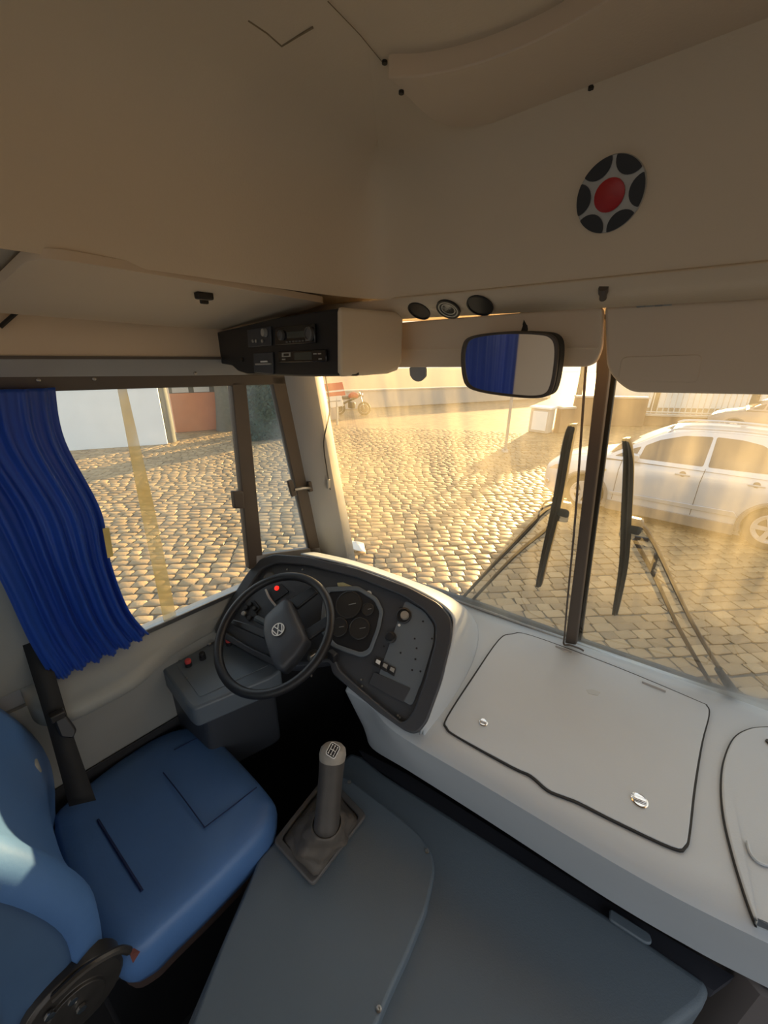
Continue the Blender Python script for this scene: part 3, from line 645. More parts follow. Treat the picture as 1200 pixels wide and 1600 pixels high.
# black panel standing in for the shade of the void under the binnacle
MB().slab([(-1.18, 1.02, 0), (-.42, 1.10, 0), (-.42, 1.10, .78), (-1.18, 1.02, .85)], (0, .02, 0)).build('void_shade_panel', m_black, kind='structure')

# ------------------------------------------------------------------ side console
sc_ = thing('side_console', (-1.08, .38, .6), 'dark side console with red and black push buttons left of the steering wheel', 'console')
SP = plane3((-1.2, .28, .805), (-1.2, .48, .815), (-.92, .4, .79))
so = rounded(pts([(252, 1043), (296, 1018), (345, 989), (395, 1018), (441, 1045), (424, 1058), (303, 1108), (292, 1100)], SP), .012, 3)
MB().slab(so, (0, 0, -.075)).build('console_top', m_plate, sc_, bevel=.01, seg=3)
MB().slab([p+V((-.02, -.005, -.07)) for p in rounded(pts([(262, 1045), (350, 1000), (436, 1046), (424, 1056), (320, 1100)], SP), .02, 3)], (0, 0, -.25)).build('console_base', m_darkgrey, sc_, bevel=.012)
MB().slab(rounded(pts([(276, 1040), (346, 998), (420, 1040), (312, 1090)], off_pl(SP, V((0, 0, 1)), .0)), .008, 3), (0, 0, .0025)).build('button_plate', m_plate, sc_, bevel=.001)
SP2 = off_pl(SP, V((0, 0, 1)), .002)
for q, m in [((295, 1040), m_button), ((358, 1007), m_button), ((317, 1029), m_black)]:
    b = MB().lathe([(.011, 0), (.011, .012), (.009, .013)], at(*q, SP2), (0, 0, 1), 18).build('button_collar', m_black, sc_)
    MB().lathe([(.0095, .012), (.0095, .022), (.007, .025), (0, .0255)], at(*q, SP2), (0, 0, 1), 18).build('push_button', m, sc_)
MB().lathe([(.006, 0), (.009, .004), (.009, .012), (.007, .014), (0, .014)], at(328, 1009, SP2), (0, 0, 1), 16).build('key_switch', m_chrome, sc_)
for q in [(280, 1032), (297, 1020), (292, 1060), (388, 1008)]: MB().lathe([(.003, 0), (.003, .002)], at(*q, SP2), (0, 0, 1), 8).build('screw', m_steel, sc_)

# ------------------------------------------------------------------ steering wheel
tw, yw = rad(33.1), rad(13.2)
WN = V((math.sin(tw)*math.sin(yw), -math.sin(tw)*math.cos(yw), math.cos(tw)))
WC = EYE + ray(428, 984.5)*1.20; WRR = .195-.0125
st = thing('steering_wheel', WC, 'large black steering wheel with round emblem on the centre pad', 'steering wheel')
wa = V((1, 0, 0)); wa = (wa-WN*wa.dot(WN)).normalized(); wb = WN.cross(wa)
MB().tube([WC+(wa*math.cos(a)+wb*math.sin(a))*WRR for a in [2*math.pi*k/64 for k in range(64)]], .0135, 12, closed=True).build('rim', m_black, st, smooth=True)
HP = plane(WC-WN*.012, WN)
hb = rounded(pts([(447, 935), (454, 938), (469, 972), (482, 1000), (466, 1024), (443, 1050), (432, 1046), (419, 1016), (413, 990), (414, 966), (430, 950)], HP), .012, 3)
hc = sum(hb, V((0, 0, 0)))/len(hb)
hub = MB(); rows = [[hc+(p-hc)*k+WN*h for p in hb] for k, h in ((.9, -.04), (1.0, -.03), (1.0, 0), (.97, .010), (.88, .016), (.5, .019), (.05, .02))]
hub.grid(rows, cu=True); o0 = len(hub.v)-len(hb); hub.f.append(tuple(range(o0, o0+len(hb))))
hub.build('centre_pad', m_darkgrey, st, smooth=50)
HP2 = off_pl(HP, WN, -.012)
for qd in [[(450, 937), (489, 914), (496, 925), (463, 951)], [(474, 985), (516, 958), (514, 977), (482, 1000)], [(359, 974), (364, 967), (418, 984), (418, 1000)]]:
    MB().slab(pts(qd, HP2), -WN*.014).build('spoke', m_black, st, bevel=.004)
# emblem: ring with a V above a W
EP = off_pl(HP, WN, .0205); ec = at(435, 984, EP)
ex = (at(444, 978, EP)-ec); ex = (ex-WN*ex.dot(WN)).normalized(); ey = WN.cross(ex)
er = .0205
eb = MB().lathe([(er, 0), (er, .0015), (0, .0018)], ec, WN, 30).build('emblem_disc', m_darkgrey, st)
def e2(x, y, h=.0022): return ec+ex*x*er+ey*y*er+WN*h
n = 40
MB().ring([e2(math.cos(2*math.pi*k/n), math.sin(2*math.pi*k/n)) for k in range(n)], [e2(.86*math.cos(2*math.pi*k/n), .86*math.sin(2*math.pi*k/n)) for k in range(n)], WN*.0012).build('emblem_ring', m_white, eb)
def stroke(mb, a, b, w=.075):
    A, B = V((a[0], a[1], 0)), V((b[0], b[1], 0)); d_ = (B-A).normalized(); s_ = V((-d_.y, d_.x, 0))*w
    mb.slab([e2(*(q.x, q.y)) for q in (A-s_, B-s_, B+s_, A+s_)], WN*.0012)
le = MB()
for a, b in [((-.36, .80), (-.0, .08)), ((.36, .80), (.0, .08)), ((-.78, .42), (-.38, -.78)), ((-.38, -.78), (0, -.06)), ((0, -.06), (.38, -.78)), ((.38, -.78), (.78, .42))]: stroke(le, a, b)
le.build('emblem_letters', m_white, eb)
# column, stalk, ignition
cl_ = thing('steering_column', WC-WN*.3, 'grey steering column shroud with ignition switch under the wheel', 'steering column')
cdir = (-WN+V((.03, .30, -.05))).normalized()
MB().lathe([(.03, .04), (.042, .07), (.045, .14), (.04, .22), (.03, .3), (.03, .5)], WC, cdir, 20).build('column_shroud', m_cover, cl_)
MB().tube([WC+cdir*.08, at(400, 966, off_pl(HP, WN, -.05))], [.009, .011], 8).build('indicator_stalk', m_cover, cl_)
MB().tube(cr([WC+cdir*.09+wb*.03, at(425, 940, off_pl(HP, WN, -.06)), at(415, 921, off_pl(HP, WN, -.05))], 4), .004, 6).build('wiper_stalk', m_silver, cl_)
ic = at(490, 1026, off_pl(HP, WN, -.06))
MB().lathe([(.018, -.02), (.018, .012), (.012, .015), (0, .015)], ic, (.55, -.5, .4), 16).build('ignition_lock', m_darksteel, cl_)
MB().box(ic+V((.012, -.012, .012)), (.006, .022, .02)).build('ignition_key', m_steel, cl_, bevel=.002)
MB().tube([ic+V((.012, -.02, 0)), ic+V((.016, -.024, -.05))], .0025, 6).build('key_fob_cord', m_boot, cl_)
MB().box(at(520, 1026, off_pl(BP, bn, .005)), (.03, .02, .035)).build('column_bracket', m_black, cl_, bevel=.004)

# ------------------------------------------------------------------ engine cover, pedestal, gear lever
ec_ = thing('engine_cover', (-.2, .4, 0), 'slate grey moulded engine cover in front of the dashboard', 'engine cover')
CZ = zpl(.45)
co_ = pts([(530, 1190), (548, 1174), (566, 1180), (600, 1208), (700, 1271), (950, 1429), (1100, 1530), (1112, 1546), (1100, 1572)], CZ) + [V((.16, .60, .45)), V((.05, .30, .45)), V((-.02, -.25, .45)), V((-.39, -.25, .45)), at(398, 1350, CZ)]
MB().slab(co_, (0, 0, -.44)).build('cover_shell', m_cover, ec_, bevel=.018, seg=4)
CZ2 = zpl(.452)
gp_ = pts([(560, 1168), (640, 1208), (950, 1405), (1150, 1522), (1118, 1545), (950, 1432), (700, 1274), (570, 1186)], zpl(.445))
MB().slab([p+V((0, .0, -.01)) for p in gp_], (0, 0, -.03)).build('rubber_gap_strip', mat('dark_slate_gap', (.03, .032, .042), .6), ec_)
MB().slab(rounded(pts([(953, 1418), (1016, 1458), (1020, 1474), (1010, 1474), (952, 1436)], zpl(.455)), .006, 2), (0, 0, -.01)).build('gap_clip', m_cover, ec_, bevel=.003)
PZ = zpl(.492)
po = pts([(526, 1211), (543, 1213), (575, 1238), (620, 1272), (655, 1302), (676, 1332), (680, 1360), (668, 1415), (640, 1485), (610, 1550), (585, 1610)], PZ) + [V((-.2, -.25, .492)), V((-.37, -.25, .492))] + pts([(300, 1600), (350, 1468), (394, 1368), (403, 1342)], PZ)
MB().slab(rounded(po, .01, 2), (0, 0, -.06)).build('pedestal', m_cover, ec_, bevel=.012, seg=4)
# left skirt of the pedestal down to the floor
MB().slab([p+V((-.0, 0, -.05)) for p in pts([(526, 1213), (403, 1345), (394, 1370), (300, 1600)], PZ)]+[V((-.375, -.3, .442)), V((-.2, -.3, .442)), V((-.45, .3, .442))], (0, 0, -.44)).build('pedestal_skirt', m_cover, ec_, bevel=.01)
for q in [(592, 1577), (667, 1330), (546, 1222), (421, 1292)]:
    MB().lathe([(.006, 0), (.006, .002), (.003, .003), (0, .001)], at(*q, zpl(.493)), (0, 0, 1), 10).build('screw', m_steel, ec_)
# step panel to the right of the engine cover
tag(MB().slab([V((.24, 1.0, .44)), V((.31, .89, .47)), V((.34, .875, .47)), V((1.1, 1.05, .47)), V((1.1, 1.2, .47))], (-.02, -.04, -.5)).build('kick_panel', mat('brown_grey_panel', (.13, .115, .11), .6), bevel=.01), 'brownish grey kick panel below the passenger end of the dashboard', 'panel')

gl = thing('gear_lever', (-.58, .42, .5), 'worn gear lever with leather boot and shift pattern knob on the pedestal', 'gear lever')
GPz = zpl(.494)
go = rounded(pts([(427, 1318), (489, 1388), (573, 1277), (511, 1212)], GPz), .014, 4)
gc = sum(go, V((0, 0, 0)))/len(go)
gi = [p+(gc-p)*.17 for p in go]
MB().ring(go, gi, (0, 0, .014)).build('boot_frame', m_bootgrey, gl, bevel=.004, seg=3)
l0, l1 = at(509, 1305, zpl(.60)), at(520, 1176, zpl(.775))
ax = (l1-l0).normalized()
bt = MB(); rows = []; nseg = 14; nb = 56
def edge_at(a):
    """distance from gc to the inner frame outline in direction a"""
    d_ = V((math.cos(a), math.sin(a), 0)); best = .08
    for k in range(len(gi)):
        p, q = gi[k]-gc, gi[(k+1) % len(gi)]-gc; e = q-p; den = d_.x*e.y-d_.y*e.x
        if abs(den) < 1e-9: continue
        t_ = (p.x*e.y-p.y*e.x)/den; u_ = (p.x*d_.y-p.y*d_.x)/den
        if t_ > 0 and -1e-6 <= u_ <= 1+1e-6: best = t_
    return best
ER = [edge_at(2*math.pi*j/nb) for j in range(nb)]
ltop = l0+ax*.03
for i in range(nseg+1):
    t = i/nseg; row = []
    cc = gc.lerp(ltop, t**.8); sn = math.sin(math.pi*t)
    for j in range(nb):
        a = 2*math.pi*j/nb
        rr = ER[j]*(1-t)**1.15+.037*(1-(1-t)**1.15)
        rr *= 1+sn*(.10+.10*math.sin(4*a+2.5*t)+.07*math.sin(7*a-3*t+1))+.07*sn*math.sin(t*17+1.5*math.sin(2*a))
        row.append(V((cc.x+math.cos(a)*rr, cc.y+math.sin(a)*rr, .497+(ltop.z-.497)*t**1.15+.006*math.sin(5*a+6*t)*sn)))
    rows.append(row)
bt.grid(rows, cu=True).build('leather_boot', m_boot, gl, smooth=70, solid=.003)
L = (l1-l0).length
MB().lathe([(.030, .012), (.034, .02), (.033, .03), (.031, L*.4), (.032, L*.7), (.034, L*.93)], l0, ax, 20).build('grip', m_knob, gl, smooth=50)
MB().lathe([(.034, L*.92), (.0355, L*.98), (.033, L*1.05), (.025, L*1.09), (0, L*1.10)], l0, ax, 20).build('knob_cap', m_knobtop, gl, smooth=60)
kt = l0+ax*L*.985; kd = (ax*.25+(EYE-kt).normalized()).normalized(); kx = V((1, .25, 0)); kx = (kx-kd*kx.dot(kd)).normalized(); ky = kd.cross(kx); kt = kt+kd*.0350
MB().slab(rounded([kt+kx*a+ky*b for a, b in ((-.014, -.016), (.014, -.016), (.014, .016), (-.014, .016))], .006, 3), kd*.004).build('pattern_badge', m_white, gl)
pb = MB().slab(rounded([kt+kd*.003+kx*a+ky*b for a, b in ((-.0122, -.0142), (.0122, -.0142), (.0122, .0142), (-.0122, .0142))], .005, 3), kd*.0016).build('pattern_field', m_black, gl)
pp = MB()
def kb(x, y, w, h): pp.slab([kt+kd*.0045+kx*(x+a*w/2)+ky*(y+b*h/2) for a, b in ((-1, -1), (1, -1), (1, 1), (-1, 1))], kd*.0006)
for x in (-.0075, 0, .0075): kb(x, 0, .0014, .018)
kb(0, 0, .0165, .0014)
for x in (-.0075, 0, .0075):
    kb(x, .0107, .0034, .0024); kb(x, -.0107, .0034, .0024)
pp.build('pattern_lines', m_white, gl)

# ------------------------------------------------------------------ driver's seat
se = thing('driver_seat', (-.92, .1, 0), "driver's seat in worn blue vinyl at the lower left", 'seat')
SZ = zpl(.575)
cu_ = pts([(300, 1131), (326, 1137), (380, 1190), (424, 1240), (430, 1262), (416, 1296), (340, 1375), (262, 1448), (215, 1490)], SZ) + [V((-.70, -.06, .575)), V((-.86, -.09, .575)), V((-1.06, -.09, .575))] + pts([(80, 1292), (88, 1262), (180, 1188), (250, 1145)], SZ)
cu_ = cr(cu_, 4, True); cc = sum(cu_, V((0, 0, 0)))/len(cu_)
cm = MB(); rows = [[V((cc.x+(p.x-cc.x)*k, cc.y+(p.y-cc.y)*k, p.z+h)) for p in cu_] for k, h in ((.95, -.13), (.985, -.10), (1.0, -.055), (.995, -.025), (.97, -.006), (.92, .004), (.75, .006), (.5, .002), (.25, -.002), (.02, -.003))]
cm.grid(rows, cu=True); o0 = len(cm.v)-len(cu_); cm.f += [tuple(range(o0, o0+len(cu_))), tuple(range(len(cu_)))]
sea = cm.build('seat_cushion', m_seat, se, smooth=True)
SZ2 = zpl(.5815)
for s_ in [[(255, 1207), (285, 1245), (320, 1293)], [(272, 1172), (298, 1158), (322, 1147)], [(318, 1294), (360, 1262), (401, 1230)]]:
    MB().tube(cr(pts(s_, SZ2), 4), .0016, 5).build('seam', m_seam, sea)
MB().tube(cr(pts([(153, 1281), (180, 1325), (222, 1392)], zpl(.580)), 4), .0035, 6).build('deep_seam', m_seam, sea)
MB().slab([V((cc.x+(p.x-cc.x)*.95, cc.y+(p.y-cc.y)*.95, .45)) for p in cu_], (0, 0, -.035)).build('cushion_frame', mat('rusty_seat_frame', (.05, .03, .024), .7, var=.4, scale=25), se, bevel=.005)
MB().slab([(-1.1, -.1, .42), (-.74, -.1, .42), (-.74, .25, .42), (-1.1, .25, .42)], (0, 0, -.42)).build('seat_base', m_black, se, bevel=.01)
# backrest
hh = [(.535, -.075), (.60, -.062), (.68, -.045), (.78, -.038), (.90, -.062), (1.02, -.105), (1.15, -.155), (1.27, -.205), (1.33, -.24)]
XL, XR = -1.165, -.675
rows = []
for i, (z, yb) in enumerate(hh):
    row = []; nn = 24; ins_ = .0 if i < len(hh)-2 else (.03 if i == len(hh)-2 else .09)
    yb2 = yb if i < len(hh)-1 else yb-.03
    for j in range(nn+1):
        u = j/nn; x = XL+ins_+(XR-XL-2*ins_)*u
        e = abs(2*u-1); y = yb2-.05*(1-e**3) - .06*max(0, (e-.86)/.14)**2
        row.append(V((x, y, z)))
    rows.append(row)
sm_rows = patch(rows, 1, 4)
bk = MB().grid(sm_rows)
bk.build('backrest_cushion', m_seat, se, smooth=True, solid=.03)
sh = MB()
ring_rows = []
for i, (z, yb) in enumerate(hh):
    ins_ = .0 if i < len(hh)-2 else (.03 if i == len(hh)-2 else .09)
    a, b = XL+ins_, XR-ins_
    ring_rows.append([V((b-.002, yb-.055, z)), V((b+.004, yb-.075, z)), V((b+.002, yb-.13, z)), V((b-.03, yb-.16, z)), V(((a+b)/2, yb-.175, z)), V((a+.03, yb-.16, z)), V((a-.002, yb-.13, z)), V((a-.004, yb-.075, z)), V((a+.002, yb-.055, z))])
sh.grid(patch(ring_rows, 4, 4)).build('backrest_shell', m_seatside, se, smooth=True, solid=.004)
MB().slab([V((-.69, -.12, .56)), V((-.665, -.20, .50)), V((-.69, -.26, .50)), V((-.72, -.18, .58))], (-.03, 0, -.10)).build('exposed_foam', m_foam, se, bevel=.006)
# recliner
RC = at(118, 1562, xpl(-.655))
MB().lathe([(.078, -.03), (.078, 0), (.072, .006), (.045, .008), (.043, .014), (.02, .016), (0, .017)], RC, (1, 0, 0), 28).build('recliner_disc', m_darksteel, se, bevel=.001)
MB().tube(cr([RC+V((.01, -.02, .07)), RC+V((.012, .03, .075)), RC+V((.012, .075, .05)), RC+V((.012, .09, .02))], 4), .007, 8).build('recliner_lever', m_darksteel, se)
for d_ in [(.012, .0, .03), (.018, .005, 0), (.012, -.03, .045)]:
    MB().lathe([(.008, 0), (.008, .006), (0, .007)], RC+V(d_), (1, 0, 0), 6).build('bolt', m_chrome, se)
MB().slab(rounded(pts([(203, 1492), (219, 1486), (220, 1500), (208, 1506)], xpl(-.668)), .004, 2), (-.01, 0, 0)).build('torn_corner', mat('torn_red_lining', (.16, .05, .04), .8, var=.3, scale=50), se)
# seat rail clip at the front corner
tag(MB().box(at(424, 1292, zpl(.47)), (.03, .02, .02)).build('seat_clip', m_steel, bevel=.003), 'small steel clip at the front corner of the blue seat beside the pedestal', 'clip')
# ------------------------------------------------------------------ wipers outside the glass
def wiper(blade, piv, arms, label, pl, hose=None):
    w = thing('windscreen_wiper', at(*piv, pl), label, 'wiper', 'windscreen wipers')
    P = cr([at(*q, pl) for q in blade], 8); n = len(P)
    wid = [.004+.011*math.sin(math.pi*min(1, max(0, .08+.84*i/(n-1))))**.6 for i in range(n)]
    dx = RT.copy(); rows = []
    for p, k in zip(P, wid): rows.append([p-dx*k+V((0, -.012, 0)), p+dx*k+V((0, -.012, 0)), p+dx*k*.6+V((0, .014, 0)), p-dx*k*.6+V((0, .014, 0))])
    b = MB(); b.grid(rows, cu=True); b.f += [(0, 1, 2, 3), tuple(range(len(b.v)-4, len(b.v)))]
    b.build('blade', m_rubber, w)
    MB().tube([p+V((0, -.014, 0)) for p in P], .003, 5).build('blade_rubber', m_black, w)
    c = at(*piv, pl); MB().box(c+V((.0, .01, 0)), (.05, .03, .045)).build('blade_clip', m_darkgrey, w, bevel=.008)
    for a in arms: MB().tube(cr([at(*q, pl)+V((0, .012, 0)) for q in a], 5), .0062, 8).build('arm', m_frame, w)
    if hose: MB().tube(cr([at(*q, pl)+V((0, .015, 0)) for q in hose], 6), .0028, 6).build('washer_hose', m_rubber, w)
    return w
WL = off_pl(plane3(R_[0][10], R_[0][18], R_[-1][18]), V((0, 1, 0)), .035)
WR = off_pl(plane3(R_[0][18], R_[0][26], R_[-1][18]), V((0, 1, 0)), .035)
wiper([(897, 662), (889, 695), (872, 790), (856, 858), (843, 915)], (876, 796), [[(712, 945), (800, 850), (858, 792), (872, 797)], [(728, 948), (800, 872), (850, 830), (866, 815)]], 'black windscreen wiper in front of the driver, left of the centre post', WL, [(715, 943), (770, 885), (835, 818), (846, 790), (868, 779)])
wr_ = wiper([(980, 684), (984, 720), (981, 800), (976, 880), (962, 958)], (986, 822), [[(1000, 822), (1020, 850), (1080, 975), (1150, 1092)], [(990, 845), (1020, 900), (1060, 985), (1112, 1075)], [(990, 842), (1012, 846)], [(1025, 868), (1018, 890)]], 'black windscreen wiper right of the centre post in front of the silver car', WR)
MB().tube([at(1122, 1045, WR), at(1155, 1095, WR)], [.010, .016], 10).build('arm_head', m_black, wr_)

# ------------------------------------------------------------------ cobbled yard
def stone_mat(name, joints=False):
    m = bpy.data.materials.new(name); m.use_nodes = True; t = m.node_tree; N, L = t.nodes, t.links; b = N['Principled BSDF']
    g = N.new('ShaderNodeNewGeometry'); oi = N.new('ShaderNodeObjectInfo')
    ad = N.new('ShaderNodeMath'); ad.operation = 'ADD'; L.new(g.outputs['Random Per Island'], ad.inputs[0]); L.new(oi.outputs['Random'], ad.inputs[1])
    fr = N.new('ShaderNodeMath'); fr.operation = 'FRACT'; L.new(ad.outputs[0], fr.inputs[0])
    rp = N.new('ShaderNodeValToRGB'); e = rp.color_ramp.elements; e[0].color = (.26, .165, .075, 1); e[1].color = (.42, .28, .135, 1)
    k = e.new(.5); k.color = (.34, .22, .10, 1)
    L.new(fr.outputs[0], rp.inputs[0])
    no = N.new('ShaderNodeTexNoise'); no.inputs['Scale'].default_value = 1.3; no.inputs['Detail'].default_value = 6; L.new(g.outputs['Position'], no.inputs['Vector'])
    mr = N.new('ShaderNodeMapRange'); mr.inputs['To Min'].default_value = .75; mr.inputs['To Max'].default_value = 1.25; L.new(no.outputs['Fac'], mr.inputs['Value'])
    mu = N.new('ShaderNodeMix'); mu.data_type = 'RGBA'; mu.blend_type = 'MULTIPLY'; mu.inputs[0].default_value = 1
    L.new(rp.outputs[0], mu.inputs[6]); L.new(mr.outputs[0], mu.inputs[7]); L.new(mu.outputs[2], b.inputs['Base Color'])
    b.inputs['Roughness'].default_value = .55
    n2 = N.new('ShaderNodeTexNoise'); n2.inputs['Scale'].default_value = 40; n2.inputs['Detail'].default_value = 4; L.new(g.outputs['Position'], n2.inputs['Vector'])
    bp_ = N.new('ShaderNodeBump'); bp_.inputs['Strength'].default_value = .5; bp_.inputs['Distance'].default_value = .008; L.new(n2.outputs['Fac'], bp_.inputs['Height']); L.new(bp_.outputs[0], b.inputs['Normal'])
    return m
m_stone = stone_mat('cobblestone')
def far_mat():
    m = bpy.data.materials.new('far_paving'); m.use_nodes = True; t = m.node_tree; N, L = t.nodes, t.links; b = N['Principled BSDF']
    g = N.new('ShaderNodeNewGeometry'); mp = N.new('ShaderNodeMapping'); mp.inputs['Rotation'].default_value = (0, 0, -CB); L.new(g.outputs['Position'], mp.inputs[0])
    br = N.new('ShaderNodeTexBrick'); br.inputs['Scale'].default_value = 1; br.inputs['Brick Width'].default_value = .21; br.inputs['Row Height'].default_value = .14
    br.inputs['Mortar Size'].default_value = .008; br.inputs['Color1'].default_value = (.27, .17, .08, 1); br.inputs['Color2'].default_value = (.40, .265, .13, 1); br.inputs['Mortar'].default_value = (.12, .085, .05, 1)
    L.new(mp.outputs[0], br.inputs['Vector']); L.new(br.outputs['Color'], b.inputs['Base Color']); b.inputs['Roughness'].default_value = .6
    return m
CB = rad(48)
m_joint = mat('sandy_joint', (.13, .105, .075), .9, var=.3, scale=6)
NEAR = 15.0
gr = root('ground', (0, 6, GZ))
MB().add([(-60, -30, GZ-.02), (60, -30, GZ-.02), (60, 90, GZ-.02), (-60, 90, GZ-.02)], [(0, 1, 2, 3)]).build('joint_bed', m_joint, gr)
def proj(p):
    d = p-EYE; z = d.dot(FW)
    return (CX+FPX*d.dot(RT)/z, CY-FPX*d.dot(UP)/z, z) if z > .3 else None
def inside(x, y, poly):
    c = False; j = len(poly)-1
    for i in range(len(poly)):
        (xi, yi), (xj, yj) = poly[i], poly[j]
        if (yi > y) != (yj > y) and x < (xj-xi)*(y-yi)/(yj-yi)+xi: c = not c
        j = i
    return c
SEE = [[(95, 612), (205, 880), (235, 985), (370, 925), (398, 870), (498, 862), (440, 600)], [(485, 590), (545, 885), (740, 955), (890, 1000), (1200, 1105), (1200, 700), (1110, 840), (960, 800), (880, 790), (860, 740), (920, 690), (960, 640), (945, 575), (630, 575)]]
def stone_shape(r):
    P = []
    hx, hy = .5, .5; cut = [r.uniform(.10, .26) for _ in range(4)]; jt = [(r.uniform(-.06, .06), r.uniform(-.08, .08)) for _ in range(4)]
    C4 = [(-hx, -hy), (hx, -hy), (hx, hy), (-hx, hy)]
    for k in range(4):
        x, y = C4[k][0]+jt[k][0], C4[k][1]+jt[k][1]; px_, py_ = C4[k-1]; nx, ny = C4[(k+1) % 4]
        P.append((x+(px_-x)*cut[k]*.5, y+(py_-y)*cut[k]*.5)); P.append((x+(nx-x)*cut[k]*.5, y+(ny-y)*cut[k]*.5))
    vs = [(x, y, -.03) for x, y in P]+[(x, y, -.008) for x, y in P]+[(x*.86, y*.84, .0+r.uniform(-.001, .003)) for x, y in P]
    f = [(i, (i+1) % 8, 8+(i+1) % 8, 8+i) for i in range(8)]+[(8+i, 8+(i+1) % 8, 16+(i+1) % 8, 16+i) for i in range(8)]+[tuple(range(16, 24))]
    return vs, f
SH = [stone_shape(rnd) for _ in range(14)]
SM = []
for vs, f in SH:
    me = bpy.data.meshes.new('cobblestone'); me.from_pydata(vs, [], f); me.materials.append(m_stone)
    for p in me.polygons: p.use_smooth = True
    me.set_sharp_from_angle(angle=rad(50)); SM.append(me)
e1_ = V((math.cos(CB), math.sin(CB), 0)); e2_ = V((-math.sin(CB), math.cos(CB), 0))
stones = []
RW = .142; SLN = .20
jr = int(24/RW); 
for j in range(-jr, jr):
    s = -22 + rnd.uniform(0, .2)
    wob = rnd.uniform(-.012, .012)
    while s < 24:
        ln = SLN*rnd.uniform(.78, 1.3)
        c = e1_*(s+ln/2)+e2_*(j*RW+wob+.03*math.sin(s*.9+j*.3)); c.z = GZ
        s += ln
        if c.length > NEAR*1.35: continue
        q = proj(c)
        if not q or not (-120 < q[0] < 1330 and 560 < q[1] < 1260): continue
        if (c-EYE).length > NEAR+1.2: continue
        if c.y < 1.5 and c.x > -1.35: continue
        vis = any(inside(q[0], q[1], p) for p in SEE)
        stones.append(((c-EYE).length, vis, c, ln, rnd.randrange(14), rnd.uniform(-.05, .05), RW*rnd.uniform(.86, .98), rnd.uniform(-.006, .006)))
stones.sort(key=lambda s_: (not s_[1], s_[0]))
rest = MB()
for i, (dd, vis, c, ln, k, ra, wd_, dz) in enumerate(stones):
    ang = CB+ra
    if i < 300:
        o = bpy.data.objects.new('cobblestone', SM[k]); COL.objects.link(o)
        o.location = (c.x, c.y, c.z+dz); o.rotation_euler = (0, 0, ang); o.scale = (ln*.93, wd_, 1); setp(o, gr)
    else:
        ca, sa = math.cos(ang), math.sin(ang); vs, f = SH[k]
        rest.add([(c.x+x*ln*.93*ca-y*wd_*sa, c.y+x*ln*.93*sa+y*wd_*ca, c.z+z+dz) for x, y, z in vs], f)
me = bpy.data.meshes.new('cobblestones_beyond'); me.from_pydata(rest.v, [], rest.f); me.materials.append(m_stone)
for p in me.polygons: p.use_smooth = True
me.set_sharp_from_angle(angle=rad(50))
o = bpy.data.objects.new('cobblestones_beyond', me); COL.objects.link(o); setp(o, gr); o['kind'] = 'stuff'
# far paving as one ring-shaped sheet
fm = far_mat(); ff = MB(); rows = [[V((math.cos(a)*r_, math.sin(a)*r_, GZ-.004)) for a in [rad(2+6*k) for k in range(37)]] for r_ in (NEAR-.4, 25, 45, 90)]
ff.grid(rows).build('far_paving', fm, gr)

